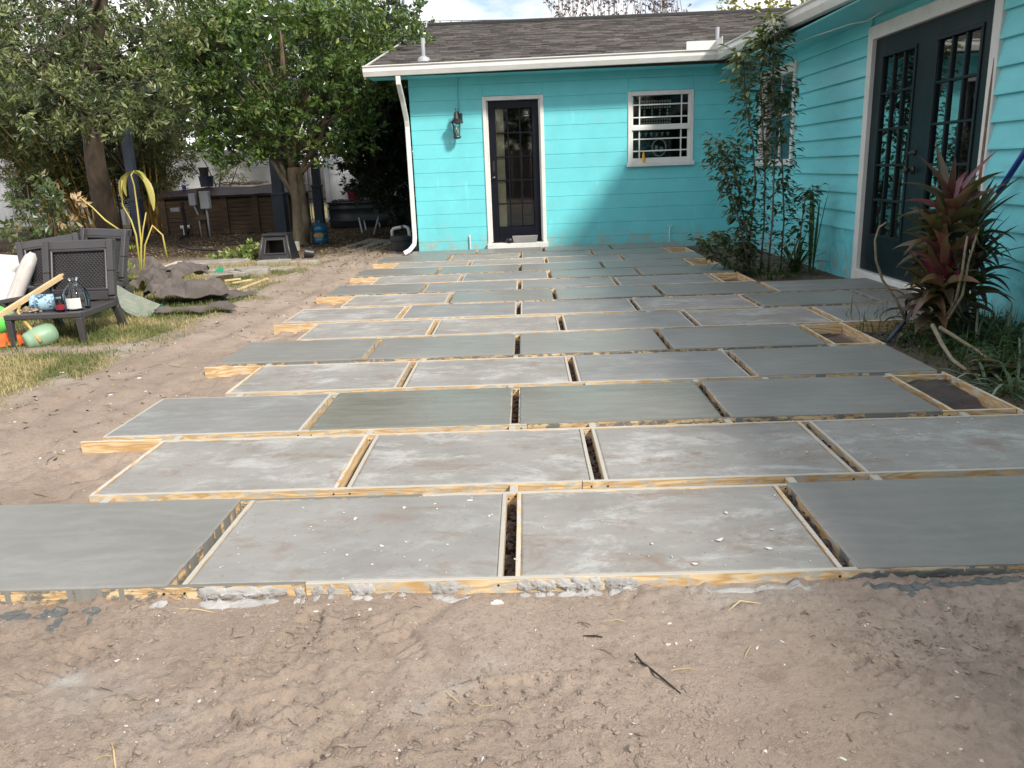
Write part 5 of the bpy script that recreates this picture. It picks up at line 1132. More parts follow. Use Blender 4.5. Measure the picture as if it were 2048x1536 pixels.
# leaf heap and yellow plants
def leafheap(name, pixs, Y, size, mat, label, cat, n, r, asp=.7):
    c = P(pixs[0][0], pixs[0][1], Y=Y); o = thing(name, (c.x, Y, -.1), label, cat); cl = []
    for a, b in pixs: p = P(a, b, Y=Y+random.uniform(-.2, .2)); cl.append((p.x, p.y, p.z, r))
    crown(o, 'leaves', cl, n, size, asp, mat, .5)
    mb = MB()
    for q in cl: limb(mb, (c.x, Y, -.08), q[:3], .008, .004, 4, .1, 5)
    mb.build('stems', m_straw, o); return o
leafheap('leaf_heap', [(450, 517), (430, 520), (465, 508), (480, 500), (495, 495), (505, 505), (490, 512), (510, 515), (475, 517), (515, 490)], 10.3, .07, m_pile, 'heap of cut leafy green branches left of the step stool', 'leaf heap', 330, .17)
for i, (x, y, n) in enumerate(((-4.2, 9.2, 0),)): pass
# loungers ------------------------------------------------------------
def chair(name, label):
    "local: seat front at y=0, back at y=.72, width .62"
    o = thing(name, (0, 0, 0), label, 'lounge chair', 'charcoal wicker lounge chairs'); w = .575; sh, bh = .23, .76
    def B(n, mb, mat=m_plas, **k): return mb.build(n, mat, o, local=True, bev=.006, **k)
    for x in (0, w-.05):
        B('leg', MB().add([(x, 0, sh), (x+.05, 0, sh), (x+.05, .06, sh), (x, .06, sh), (x+.008, .012, 0), (x+.046, .012, 0), (x+.046, .045, 0), (x+.008, .045, 0)], [(0, 1, 2, 3), (7, 6, 5, 4), (0, 4, 5, 1), (1, 5, 6, 2), (2, 6, 7, 3), (3, 7, 4, 0)]))
        # rear leg and back stile in one sweep
        pts = [(x+.025, .66+.12, 0), (x+.025, .66+.02, .22), (x+.025, .66, .30), (x+.025, .66+.05, .50), (x+.025, .66+.12, bh)]
        mb = MB()
        for i in range(4): mb.bar(pts[i], pts[i+1], .05, .065, (0, 1, 0))
        B('back_leg', mb)
        B('side_rail', MB().box(x, x+.05, .06, .66, sh-.015, sh+.035))
    B('front_rail', MB().box(0, w, -.001, .05, sh+.0, sh+.04)); 
    B('seat', MB().box(.05, w-.05, .05, .66, sh-.0, sh+.03))
    def bp(z): return .66+(z-.30)*.30
    B('top_rail', MB().add([(0, bp(bh-.07)-.02, bh-.07), (w, bp(bh-.07)-.02, bh-.07), (w, bp(bh)-.02, bh), (0, bp(bh)-.02, bh), (0, bp(bh-.07)+.04, bh-.07), (w, bp(bh-.07)+.04, bh-.07), (w, bp(bh)+.04, bh), (0, bp(bh)+.04, bh)], [(0, 1, 2, 3), (7, 6, 5, 4), (0, 4, 5, 1), (1, 5, 6, 2), (2, 6, 7, 3), (3, 7, 4, 0)]))
    B('lower_rail', MB().box(.05, w-.05, .65, .70, .27, .345)); 
    z0, z1 = .36, bh-.08
    rm = MB(); q = [(.065, bp(z0)-.018, z0), (w-.065, bp(z0)-.018, z0), (w-.065, bp(z1)-.018, z1), (.065, bp(z1)-.018, z1)]
    for k in range(4): rm.tube([q[k], q[(k+1) % 4]], .011, 6)
    rm.build('panel_rim', m_plas, o, local=True)
    MB().add([(.06, bp(z0)+.01, z0), (w-.06, bp(z0)+.01, z0), (w-.06, bp(z1)+.01, z1), (.06, bp(z1)+.01, z1), (.06, bp(z0)+.02, z0), (w-.06, bp(z0)+.02, z0), (w-.06, bp(z1)+.02, z1), (.06, bp(z1)+.02, z1)], [(0, 1, 2, 3), (7, 6, 5, 4), (0, 4, 5, 1), (1, 5, 6, 2), (2, 6, 7, 3), (3, 7, 4, 0)]).build('back_panel', m_blkp, o, local=True)
    wv = MB(); nr, nc = 19, 15
    for r in range(nr):
        z = z0+.012+(z1-z0-.024)*(r+.5)/nr; h = (z1-z0)/nr*.40; cw = (w-.15)/nc
        for k in range(nc+1):
            x = .075+cw*(k-.5*(r % 2)); xa_, xb_ = max(x+.003, .072), min(x+cw-.003, w-.072)
            if xb_-xa_ < .008: continue
            y = bp(z)+.008; xm = (xa_+xb_)/2
            wv.add([(xa_, y, z-h), (xm, y-.012, z-h*.9), (xb_, y, z-h), (xa_, y, z+h), (xm, y-.012, z+h*.9), (xb_, y, z+h)], [(0, 1, 4, 3), (1, 2, 5, 4), (3, 4, 5), (2, 1, 0)])
    t = wv.build('weave', m_plas, o, local=True); t['kind'] = 'stuff'; return o
ch = chair('lounge_chair', 'upright charcoal wicker lounge chair in front with clutter on its seat')
fr0 = P(168, 693, Z=-.09); ang = rad(4)
def place(o, corner, local, rz, rx=0, ry=0):
    o.rotation_euler = (rx, ry, rz); R_ = o.rotation_euler.to_matrix(); o.location = Vector(corner)-R_ @ Vector(local)
place(ch, fr0, (.55, .02, 0), ang)
def copy_tree(o):
    c = o.copy(); COL.objects.link(c)
    for k in o.children: q = k.copy(); COL.objects.link(q); q.parent = c
    return c
ch2 = copy_tree(ch); ch2['label'] = 'charcoal lounge chair tipped behind the front chair, its back rising at left'
place(ch2, P(34, 486, Y=5.75), (.0, .80, .76), rad(12), rad(-3), rad(-7))
ch3 = copy_tree(ch); ch3['label'] = 'charcoal lounge chair behind at right, its ribbed back facing sideways'
place(ch3, P(259, 459, Y=5.9), (.575, .80, .76), rad(-18), rad(0), rad(2))
CR = ch.rotation_euler.to_matrix()
def onseat(x, y, z=.255): return ch.location+CR @ Vector((x, y, z))
# things on and around the chair
def oriented(name, mb, mat, a, b, label, cat, group=None, **kw):
    "mb is built along +Z from origin; it is laid from a towards b"
    o = mb.build(name, mat, None, local=True, **kw); o.location = a; o.rotation_euler = (Vector(b)-Vector(a)).to_track_quat('Z', 'Y').to_euler(); return tag(o, label, cat, group)
p0 = P(-60, 668, Y=3.75); p1 = P(145, 539, Y=4.75)
oriented('timber_stake', MB().box(-.014, .014, -.02, .02, 0, (p1-p0).length), m_stick, p0, p1, 'long pale timber stake propped diagonally against the front chair', 'stake', bev=.002)
pa = onseat(.37, .25, .325); pb_ = pa+CR @ Vector((-.30, -.04, .0))
m_tin, t_, b_ = base('painted_blue_tin', .4); v_ = coords(t_)
c_ = mixc(t_, ramp(t_, noise(t_, v_, 26, 4, .6, 1.), (.50, 0), (.53, 1)), (.36, .52, .62), (.05, .10, .16))
c_ = mixc(t_, ramp(t_, noise(t_, coords(t_, (.01, .01, 1)), 40, 1), (.55, 0), (.57, .7)), c_, (.15, .28, .38)); t_.links.new(c_, b_.inputs['Base Color'])
oriented('painted_tin', MB().lathe([(0, 0), (.06, 0), (.063, .01), (.068, .2), (.066, .24), (.070, .24), (.070, .25), (.062, .25), (.058, .02), (0, .02)], (0, 0, 0), 28), m_tin, pa, pb_, 'pale blue patterned pot lying on the front chair seat', 'pot', smooth=True)
crumbs(160, lambda n: np.array([list(onseat(.03+.15*random.random()**.8, .16+.14*random.random(), .262+.03*random.random())) for _ in range(n)]), .006, .02, 'spilled_soil', plain('spill', (.26, .17, .09), (.5, .4, .3), .9, 30), 'dry soil and white bits spilled from the blue pot onto the seat', 'soil')
jc = onseat(.46, .22, .262); m_cl = glassmat('clear_glass', (.97, .98, .98), .0)
jug = thing('glass_jug', jc, 'round clear glass jug with white paper on the front chair seat', 'glass jug')
MB().lathe([(0, 0), (.085, 0), (.095, .02), (.095, .10), (.08, .15), (.05, .19), (.03, .205), (.03, .235), (.036, .24), (.036, .25)], jc, 28).build('body', m_cl, jug, smooth=True)
lb = MB()
for k in range(8): t = -1.9+k*.16; lb.v += [(jc.x+.097*math.cos(t), jc.y+.097*math.sin(t), jc.z+.02), (jc.x+.097*math.cos(t), jc.y+.097*math.sin(t), jc.z+.10)]
lb.f = [(2*k, 2*k+2, 2*k+3, 2*k+1) for k in range(7)]; lb.build('paper_label', m_white, jug)
sc = onseat(.375, .12, .262); sj = thing('spice_jar', sc, 'slim dark-lidded glass jar in front of the round jug', 'jar')
MB().lathe([(0, 0), (.028, 0), (.03, .01), (.03, .12), (.024, .14), (.024, .15)], sc, 18).build('body', m_cl, sj, smooth=True)
MB().lathe([(.031, .12), (.031, .15), (0, .152)], sc, 18).build('lid', m_blkp, sj); MB().lathe([(.0308, .02), (.0308, .06)], sc, 18).build('red_label', m_red, sj); MB().lathe([(.0, .006), (.026, .006), (.026, .10), (0, .10)], sc, 14).build('contents', m_barkd, sj)
sj2 = MB().lathe([(0, 0), (.026, 0), (.028, .01), (.028, .13), (.02, .15), (.02, .17), (0, .172)], onseat(.41, .30, .262), 16); single('glass_bottle', sj2, m_cl, 'small clear bottle behind the slim jar on the chair seat', 'bottle', smooth=True)
ga = P(48, 675, Y=3.85); ga.z = -.02; gb_ = P(108, 655, Y=4.0); gb_.z = .03
oriented('green_vase', MB().lathe([(0, .0), (.05, 0), (.062, .01), (.066, .03), (.070, .05), (.078, .06), (.085, .12), (.083, .18), (.07, .22), (.03, .235), (0, .236)], (0, 0, 0), 28), plain('celadon', (.26, .40, .27), (.22, .34, .23), .45, 5), ga, gb_, 'celadon green vase lying in the grass under the front chair', 'vase', smooth=True)
rt_ = MB(); rt_.tube([P(40, 612, Y=4.15), P(36, 624, Y=4.05), P(45, 638, Y=3.95), P(60, 655, Y=3.9), P(72, 672, Y=3.85), P(82, 684, Y=3.85)], [.010, .011, .012, .012, .014, .012], 8)
single('yellow_stem', rt_, plain('yellow_stem', (.55, .42, .14), (.5, .28, .08), .5, 14), 'bent yellow plant stem hanging off the front chair over the vase', 'stem', smooth=True)
# orange and lime cloth toy at the left edge
def sheet(name, c, w, d, h, rz, mat, label, cat, seed, fq=3., n=36, tuck=1., base_z=None, rx=0., ridge=0.):
    A, B = np.meshgrid(np.linspace(-.5, .5, n), np.linspace(-.5, .5, n)); e = 1+.35*(fbm(A*5+seed, B*5, seed)-.5)
    f0 = fbm(A*fq+seed, B*fq*1.5, seed, 4, .45)
    if ridge:
        rs = np.random.default_rng(seed); f0 = .12*fbm(A*9, B*9, seed)
        for q in range(6):
            th = rs.random()*3.14; fr = rs.uniform(.8, 3.4); u = (A*math.cos(th)+B*math.sin(th)+.12*fbm(A*2+q, B*2, seed+q))*fr+rs.random()
            f0 = f0+(1-np.abs((u % 1)*2-1))*.75/(1+fr)**.9*rs.uniform(.6, 1.2)
    Z = h*np.clip(f0, 0, 1)*(1-tuck*(np.maximum(np.abs(A), np.abs(B))*2)**4)
    x = A*w*e; y = B*d*e; cs, sn = math.cos(rz), math.sin(rz)
    gx_, gy_ = c[0]+x*cs-y*sn, c[1]+x*sn+y*cs; bz = gz(gx_, gy_) if base_z is None else base_z
    v1 = np.stack([gx_, gy_, bz+.012+Z+math.tan(rx)*y], -1).reshape(-1, 3); v2 = v1-[0, 0, .006]
    ii = np.arange(n*n).reshape(n, n); f = np.stack([ii[:-1, :-1].ravel(), ii[:-1, 1:].ravel(), ii[1:, 1:].ravel(), ii[1:, :-1].ravel()], 1)
    ed = np.concatenate([ii[0, :-1], ii[:-1, -1], ii[-1, :0:-1], ii[:0:-1, 0]]); nn = np.roll(ed, -1)
    f2 = f[:, ::-1]+n*n; f3 = np.stack([ed+n*n, nn+n*n, nn, ed], 1)
    o = link(name, npmesh(name, np.concatenate([v1, v2]), np.concatenate([f, f2, f3]), None, not ridge), None, mat); own(o); return tag(o, label, cat)
c = P(8, 695, Z=-.09); sheet('orange_cloth', c, .34, .30, .12, .3, plain('orange_cloth', (.80, .16, .02), (.6, .1, .01), .7, 6), 'crumpled orange cloth at the left edge in the grass', 'cloth', 5, 4)
c = P(-5, 660, Z=-.0); lg_ = MB(); lg_.lathe([(0, -.1), (.07, -.09), (.115, -.03), (.12, .03), (.1, .09), (.05, .13), (0, .14)], (c.x-.02, c.y+.05, .05), 20); single('lime_float', lg_, plain('lime', (.18, .80, .14), None, .5), 'lime green soft toy bulging at the left edge above the orange cloth', 'toy', smooth=True)
# fabric sheets, rug
cc = P(345, 585, Z=-.05)
for px, py, w, d, h, rz, sd_, tk_, lab in ((285, 560, .42, .42, .36, .3, 3, .45, 'crumpled brown landscape fabric bunched beside the rear chair'), (372, 566, .46, .36, .30, .35, 8, .2, 'smooth folded flap of brown landscape fabric at the top of the heap'), (318, 578, .40, .40, .34, -.5, 12, .45, 'crumpled middle sheet of brown landscape fabric'), (345, 598, .40, .34, .28, .9, 14, .4, 'upright crease of brown landscape fabric behind the rug'),
        (398, 602, .52, .34, .26, .25, 17, .45, 'brown landscape fabric with a peaked fold at the right of the heap'), (392, 624, .62, .14, .10, .12, 21, .4, 'flat torn strip of brown fabric on the grass at the front of the heap'), (440, 592, .55, .4, .05, .7, 25, .6, 'thin grey sheet of fabric spread right of the heap')):
    c = P(px, py+8, Z=-.08); sheet('landscape_fabric', c, w*1.12, d*1.05, h*.85, rz, m_tarp, lab, 'fabric', sd_, 3.2, 16, tk_, ridge=1.)
rg = [P(232, 566, Y=5.75), P(262, 585, Y=5.45), P(322, 608, Y=5.25), P(292, 642, Y=5.05), P(250, 622, Y=5.05), P(228, 600, Y=5.2)]
rug = thing('green_rug', (rg[3].x-.2, rg[3].y, -.09), 'faded green patterned rug folded in half beside the front chair', 'rug')
rm = MB(); n = len(rg); top = [Vector((p.x, p.y, p.z)) for p in rg]; bot = [Vector((p.x+.01, p.y+.05, -.09)) for p in rg]
rm.add(top+bot, [tuple(range(n)), tuple(range(n, 2*n))[::-1]]+[(i, i+n, (i+1) % n+n, (i+1) % n) for i in range(n)])
rm.build('fold', m_rug, rug, bev=.02, seg=3)
fg = MB()
for k in range(30):
    a = rg[2].lerp(rg[3], k/29); fg.tube([a, a+Vector((random.uniform(.01, .04), -.02, random.uniform(-.03, .0)))], .004, 4)
tag(fg.build('fringe', plain('fringe_green', (.05, .16, .11), None, .8), rug), kind='stuff')
# cushions
def cushion(c, w, d, h, rot, label):
    n = 16; u = np.linspace(-1, 1, n); A, B = np.meshgrid(u, u); t = (1-np.abs(A)**5)*(1-np.abs(B)**5); Z = h*(.35+.65*np.clip(t, 0, 1)**.5)/2
    sh_ = 1-.06*(A**2+B**2-1); x, y = A*w/2*sh_, B*d/2*sh_; v1 = np.stack([x, y, Z], -1).reshape(-1, 3); v2 = np.stack([x, y, -Z], -1).reshape(-1, 3)
    ii = np.arange(n*n).reshape(n, n); f = np.stack([ii[:-1, :-1].ravel(), ii[:-1, 1:].ravel(), ii[1:, 1:].ravel(), ii[1:, :-1].ravel()], 1)
    ed = np.concatenate([ii[0, :-1], ii[:-1, -1], ii[-1, :0:-1], ii[:0:-1, 0]]); nn = np.roll(ed, -1)
    o = link('cushion', npmesh('cushion', np.concatenate([v1, v2]), np.concatenate([f, f[:, ::-1]+n*n, np.stack([ed+n*n, nn+n*n, nn, ed], 1)]), None, True), None, m_cush)
    o.location = c; o.rotation_euler = rot; tag(o, label, 'cushion', 'white seat cushions behind the chairs')
    q = link('piping', None, o); bpy.data.objects.remove(q)
    pt = [(a*w/2*(1-.06*(a*a+b*b-1)), b*d/2*(1-.06*(a*a+b*b-1)), h*.17) for a, b in [(-1, -1), (0, -1), (1, -1), (1, 0), (1, 1), (0, 1), (-1, 1), (-1, 0), (-1, -1)]]
    MB().tube(pt, .006, 5).build('piping', m_cush, o, local=True)
cushion(P(38, 575, Y=5.35), .66, .60, .13, (rad(8), rad(-62), rad(20)), 'off-white cushion standing on its edge against the front chair')
cushion(P(5, 530, Y=6.2), .62, .60, .15, (rad(4), rad(8), rad(15)), 'white cushion lying flat on the pile at the left edge')
cushion(P(0, 580, Y=5.5), .60, .60, .14, (rad(14), rad(24), rad(-10)), 'white cushion sloping down at the left edge below the flat one')
c = P(10, 600, Z=-.05); sheet('grey_bag', (c.x, c.y, 0), .5, .5, .16, .2, m_tarp, 'dark grey crumpled bag under the white cushions', 'bag', 33, 4)
# wilting yellow plant
yp = thing('wilting_plant', P(290, 600, Y=6.9), 'yellow wilting plant with drooping leaves rising behind the rear chair', 'plant')
mb = MB()
for s in ([(283, 600), (282, 480), (275, 420), (268, 370), (262, 350), (268, 342)], [(284, 560), (272, 470), (262, 440), (245, 410), (242, 380), (244, 360)], [(283, 590), (280, 520), (286, 460), (292, 425)], [(286, 580), (290, 490), (305, 450)], [(335, 520), (325, 470), (306, 452)], [(242, 462), (210, 440), (185, 415), (160, 395)]):
    pts = [P(a, b, Y=6.9+random.uniform(-.05, .05)) for a, b in s]; mb.tube(pts, [.011-.007*i/len(pts) for i in range(len(pts))], 7)
mb.build('stems', plain('stem_yellow', (.50, .48, .10), (.55, .36, .12), .5, 3), yp, smooth=True)
lm = MB(); tn = []
for a, b, L_, dx in ((262, 345, .34, -1), (262, 345, .42, .5), (265, 345, .4, .9), (268, 345, .3, .6), (270, 342, .25, 1.), (275, 350, .45, .75), (258, 348, .3, -.7), (266, 344, .3, -.8)):
    p = P(a, b, Y=6.9); blade(lm, tn, p, (dx, random.uniform(-.4, .2), .15), L_, .085, 4.4, 8, random.random(), .3)
bbuild(lm, tn, 'leaf', m_ylw, yp)
pcl = [(P(a, b, Y=6.9).x, 6.9, P(a, b, Y=6.9).z, .10) for a, b in ((268, 500), (272, 530), (278, 560), (285, 590), (300, 600), (262, 575), (290, 575), (240, 470))]
crown(yp, 'low_leaves', pcl, 220, .075, .45, m_lime, .5)
# dead tan leaves + camellia like shrub at the left
cs_ = [(P(a, b, Y=8.6).x, 8.6+random.uniform(-.3, .3), P(a, b, Y=8.6).z, r) for a, b, r in ((60, 370, .2), (90, 365, .2), (110, 385, .22), (50, 400, .22), (85, 410, .25), (30, 430, .2), (60, 440, .25), (100, 440, .25), (130, 400, .18), (135, 430, .2), (40, 470, .25), (80, 475, .25), (120, 470, .22), (150, 455, .15))]
sb = thing('camellia_shrub', (cs_[4][0], 8.6, -.1), 'leafy shrub with red buds in front of the white fence at left', 'shrub')
crown(sb, 'foliage', cs_, 190, .095, .5, m_cam, .3)
mb = MB()
for q in cs_: limb(mb, (cs_[4][0], 8.6, -.1), q[:3], .014, .005, 5, .06, 5)
mb.build('stems', m_bark, sb)
dcl = [(P(a, b, Y=8.2).x, 8.2, P(a, b, Y=8.2).z, .1) for a, b in ((150, 400), (160, 412), (152, 425), (138, 440))]
dl_ = thing('dead_branch', dcl[0][:3], 'dead branch with curled tan leaves caught in the shrub', 'branch'); crown(dl_, 'leaves', dcl, 130, .09, .45, m_litter_t if False else leafmat('leaf_tan', (.35, .2, .1), (.6, .42, .25), (.7, .55, .38), rough=.7), .0)
# ------------------------------------------------------------------ tall shrub on the right
ts = thing('tall_shrub', (2.62, 6.75, -.1), 'tall multi-stemmed shrub with dark leaves in front of the side window', 'shrub')
stems = [[(1500, 545), (1498, 480), (1512, 380), (1505, 280), (1490, 200), (1488, 130), (1478, 110)], [(1520, 550), (1528, 450), (1530, 350), (1525, 250), (1520, 150), (1530, 90), (1545, 70)], [(1535, 550), (1545, 440), (1548, 340), (1552, 250), (1545, 160), (1550, 80), (1545, 30)], [(1560, 550), (1568, 440), (1565, 340), (1560, 240), (1575, 160)], [(1500, 545), (1480, 450), (1460, 380), (1445, 330), (1440, 280)], [(1510, 545), (1490, 450), (1470, 340), (1470, 290)], [(1570, 545), (1600, 470), (1610, 400), (1625, 380)], [(1495, 540), (1470, 500), (1450, 480), (1430, 465)], [(1490, 545), (1440, 520), (1415, 495), (1400, 480)]]
lv = MB(); tn = []
mb = MB()
for s in stems:
    Y = 6.65+random.uniform(-.2, .2); pts = [P(a, b, Y=Y+.0*i) for i, (a, b) in enumerate(s)]; mb.tube(pts, [.011-.007*i/len(pts) for i in range(len(pts))], 6)
    big = len(s) > 4
    for i in range(len(pts)-1):
        nleaf = 105 if (big and i >= 1) else 55
        if s[0][0] in (1520, 1535) and i < 3: nleaf = 14
        for k in range(nleaf):
            p = pts[i].lerp(pts[i+1], random.random()); a = random.random()*6.283; rr0 = random.uniform(.0, .19 if big and i > 1 else .12)
            d = Vector((math.cos(a), math.sin(a), random.uniform(-.1, .7))); q = p+d*rr0
            if rr0 > .05 and random.random() < .4: mb.tube([p, q], .002, 3)
            blade(lv, tn, q, d+Vector((0, 0, random.uniform(-.4, .3))), random.uniform(.055, .11), random.uniform(.024, .045), random.uniform(.3, 1.6), 3, min(1, max(0, random.gauss(.35+.25*(i > 3), .25))), .2, random.uniform(-.6, .6))
mb.build('stems', plain('shrub_stem', (.20, .16, .12), (.10, .08, .06), .8, 10), ts, smooth=True)
bbuild(lv, tn, 'foliage', m_shr, ts, True)
# agapanthus / strap leaves and snake plant by the wall
def tuft(name, px, py, n, L0, L1, w, droop, mat, label, cat, spread=1., Zb=-.09, tilt=.6, r=.03, parts=False):
    c = P(px, py, Z=Zb); o = thing(name, c, label, cat); mb = MB(); tn = []
    for k in range(n):
        a = random.random()*6.283; e = random.uniform(.15, 1)*spread
        blade(mb, tn, (c.x+math.cos(a)*r, c.y+math.sin(a)*r, Zb-.01), (math.cos(a)*e, math.sin(a)*e, tilt+random.random()*.6), random.uniform(L0, L1), w*random.uniform(.7, 1.2), droop*random.uniform(.6, 1.3), 7, random.random(), .2)
    x = bbuild(mb, tn, 'leaves', mat, o, True); return o
tuft('strap_plant', 1590, 545, 40, .3, .55, .022, 1.4, m_weed, 'strap-leaved clump at the foot of the side wall', 'plant', .7)
tuft('strap_plant', 1620, 545, 5, .75, .95, .03, .8, m_weed, 'few tall strap leaves arching against the siding', 'plant', .15, tilt=1.4)
tuft('weed_tuft', 1540, 556, 60, .1, .28, .018, 1.6, m_weed, 'low weeds at the base of the tall shrub', 'weeds', 1., r=.15)
sn = MB(); tn = []; c = P(1690, 552, Z=-.08)
for k, (dx, L_) in enumerate(((-.03, .27), (.0, .20), (.05, .16), (-.06, .12))): blade(sn, tn, (c.x, c.y+dx*2, -.09), (.1*k, dx, 1.5), L_, .04, .15, 6, .4, .35, prof=lambda t: (1-t**3)**.8*.9+.05)
snp = thing('snake_plant', (c.x, c.y, -.09), 'small stiff snake plant left of the double doors', 'plant'); bbuild(sn, tn, 'leaves', m_weed, snp)
# ------------------------------------------------------------------ cordyline
cb = P(1905, 690, Z=-.09)
cx_, cy_ = 2.98, 3.15
cdl = thing('cordyline_plant', (cx_, cy_, -.09), 'large bronze and magenta cordyline in front of the double doors', 'plant')
mb = MB(); heads = []
for (px, py, Y, kind, n, L0, L1) in ((1905, 405, 3.0, 'r', 22, .26, .40), (1880, 455, 3.05, 'g', 26, .24, .36), (1895, 520, 2.85, 'r', 20, .24, .38), (1950, 440, 3.2, 'd', 26, .28, .42), (1955, 500, 3.25, 'd', 26, .26, .40), (1870, 560, 2.95, 'g', 26, .22, .34), (1930, 560, 3.15, 'd', 26, .26, .38), (1890, 600, 3.0, 'd', 16, .18, .28)):
    h = P(px, py, Y=Y); mb.tube([(cx_+random.uniform(-.08, .08), cy_+random.uniform(-.05, .05), -.1), (cx_+(h.x-cx_)*.6, cy_+(h.y-cy_)*.6, (h.z-.1)*.5), h], [.016, .014, .010], 7)
    heads.append((h, kind, n, L0, L1))
mb.build('stems', plain('cane', (.17, .14, .10), (.10, .08, .06), .8, 20), cdl, smooth=True)
for h, kind, n, L0, L1 in heads:
    n = int(n*1.35)
    for k in range(n):
        t = k/n; a = k*2.4+random.uniform(-.3, .3); up = .25+2.3*t**1.6
        l = MB(); tn = []; mt = {'r': m_cr if t > .5 and random.random() < .8 else m_cg, 'g': m_cg if random.random() < .7 else m_cd, 'd': m_cd if random.random() < .8 else m_cg}[kind]
        blade(l, tn, h+Vector((random.uniform(-.012, .012), random.uniform(-.012, .012), -.26*(1-t))), (math.cos(a), math.sin(a), up), random.uniform(L0, L1)*(.78+.3*t), random.uniform(.058, .09) if kind != 'd' else random.uniform(.038, .06), random.uniform(.8, 2.4)*(1.1-.75*t), 9, random.random(), random.uniform(.15, .4), random.uniform(-.9, .9), prof=lambda q: (min(1, q*3.2+.16))*(1-q**2.2)**.9+.01)
        bbuild(l, tn, 'leaf', mt, cdl)
# small red shoot, bare canes, blue pipe, fallen stems, broom
rc = P(1800, 690, Z=-.09); rs = thing('red_shoot', (rc.x, rc.y, -.09), 'small dark red cordyline shoot at the edge of the planting bed', 'plant')
MB().tube([(rc.x, rc.y, -.1), P(1812, 640, Y=rc.y+.0), P(1812, 600, Y=rc.y)], [.008, .008, .006], 6).build('stem', m_cd, rs)
for k in range(9):
    l = MB(); tn = []; h = P(1812, 585+k*9, Y=rc.y); a = k*2.4; blade(l, tn, h, (math.cos(a), math.sin(a)*.6, 1.1-k*.14), random.uniform(.12, .2), .035, 1.2, 6, random.random(), .25); bbuild(l, tn, 'leaf', m_cd if k > 1 else cor('red_leaf', (.2, .03, .02), (.3, .05, .03), (.2, .05, .04)), rs)
def cane(pix, r, label, name='bare_cane', mat=None, cat='cane', smooth=True):
    pts = [P(a, b, Y=y) for a, b, y in pix]; pts[0].z = max(pts[0].z, -.1)
    return single(name, MB().tube(pts, [r*(1-.5*i/len(pts)) for i in range(len(pts))], 8), mat or plain('cane_pale', (.30, .25, .17), (.18, .14, .09), .8, 30), label, cat, smooth=smooth)
m_cn = plain('cane_pale2', (.30, .25, .17), (.17, .13, .085), .8, 40)
cane([(1812, 640, 3.0), (1790, 595, 3.0), (1765, 560, 2.98), (1752, 520, 2.95), (1750, 480, 2.9), (1758, 455, 2.9), (1772, 445, 2.88)], .009, 'curved bare cane rising against the dark double door', mat=m_cn)
cane([(1890, 640, 2.8), (1912, 600, 2.75), (1925, 540, 2.7), (1930, 500, 2.7), (1935, 472, 2.7)], .010, 'straight bare cane in front of the cordyline, cut at the top', mat=m_cn)
cane([(1895, 640, 2.75), (1925, 590, 2.72), (1938, 520, 2.7), (1958, 455, 2.68)], .009, 'longer bare cane leaning right in front of the cordyline', mat=m_cn)
cane([(1865, 650, 2.6), (1885, 690, 2.4), (1905, 720, 2.25), (1935, 742, 2.1), (1960, 752, 2.0)], .013, 'fallen bare cane lying across the ground cover toward the slabs', mat=m_cn, name='fallen_cane')
cane([(1880, 655, 2.6), (1920, 680, 2.45), (1960, 705, 2.35), (2000, 735, 2.2)], .012, 'second fallen bare cane with a cut pale end', mat=m_cn, name='fallen_cane')
cane([(1770, 690, 3.0), (1790, 665, 3.02), (1812, 640, 3.05), (1850, 590, 3.15)], .016, 'dark grey-blue pipe slanting out of the planting bed', 'slanted_pipe', plain('pipe_blue', (.03, .04, .07), (.02, .04, .12), .5, 5), 'pipe')
b0, b1_ = P(1945, 460, X=3.22), P(2075, 265, X=3.27); bm = P(1997, 385, X=3.24)
br = thing('broom', (b0.x, b0.y, -.05), 'grey pole with blue grip leaning on the siding right of the doors', 'pole')
dd = (b0-bm).normalized(); low = b0+dd*.55; low.z = max(low.z, -.06)
MB().tube([low, bm], .015, 10).build('pole', plain('aluminium', (.32, .31, .30), None, .4), br, smooth=True); MB().tube([bm, b1_], .019, 12).build('grip', plain('grip_blue', (.01, .03, .22), None, .4), br, smooth=True)
# fallen magenta leaves, spider plants, ground cover in the bed
fl_ = thing('fallen_cordyline_leaves', P(1960, 750, Z=-.07), 'heap of wilted maroon cordyline leaves lying at the right edge of the bed', 'leaf heap')
for k in range(22):
    l = MB(); tn = []; p = P(random.uniform(1915, 1990), random.uniform(735, 765), Z=-.03); blade(l, tn, p+Vector((0, 0, random.random()*.05)), (random.uniform(.4, 1), random.uniform(-.5, .2), random.uniform(.0, .5)), random.uniform(.2, .34), .05, .9, 7, random.random(), .25); bbuild(l, tn, 'leaf', m_cd if k % 3 else m_cg, fl_)
for i, (px, py, lab) in enumerate(((2010, 700, 'striped spider plant tuft at the right edge near the wall'), (1975, 790, 'striped spider plant spilling beside the nearest open box'), (2030, 800, 'striped spider plant at the right edge of the photo'), (1950, 700, 'spider plant tuft behind the fallen canes'), (2040, 740, 'spider plant tuft between the fallen canes and the right edge'))):
    tuft('spider_plant', px, py, 46, .22, .42, .016, 2.0, m_spid, lab, 'plant', 1., tilt=.5)
grass_w = MB(); tn = []
def bed(n): 
    x = 2.3+1.0*rng.random(n); y = 1.3+2.15*rng.random(n); return x, y
x, y = bed(5200); dens = sm(fbm(x*2, y*2, 91, 3), .25, .5); k_ = rng.random(len(x)) < dens; x, y = x[k_], y[k_]; n = len(x)
keep = rng.random(n) < .15+.85*sm(x, 2.42, 2.75); x, y = x[keep], y[keep]; n = len(x)
zz = gz(x, y)+rng.random(n)**1.5*.13; nn = rng.normal(size=(n, 3))*.6; nn[:, 2] += 1
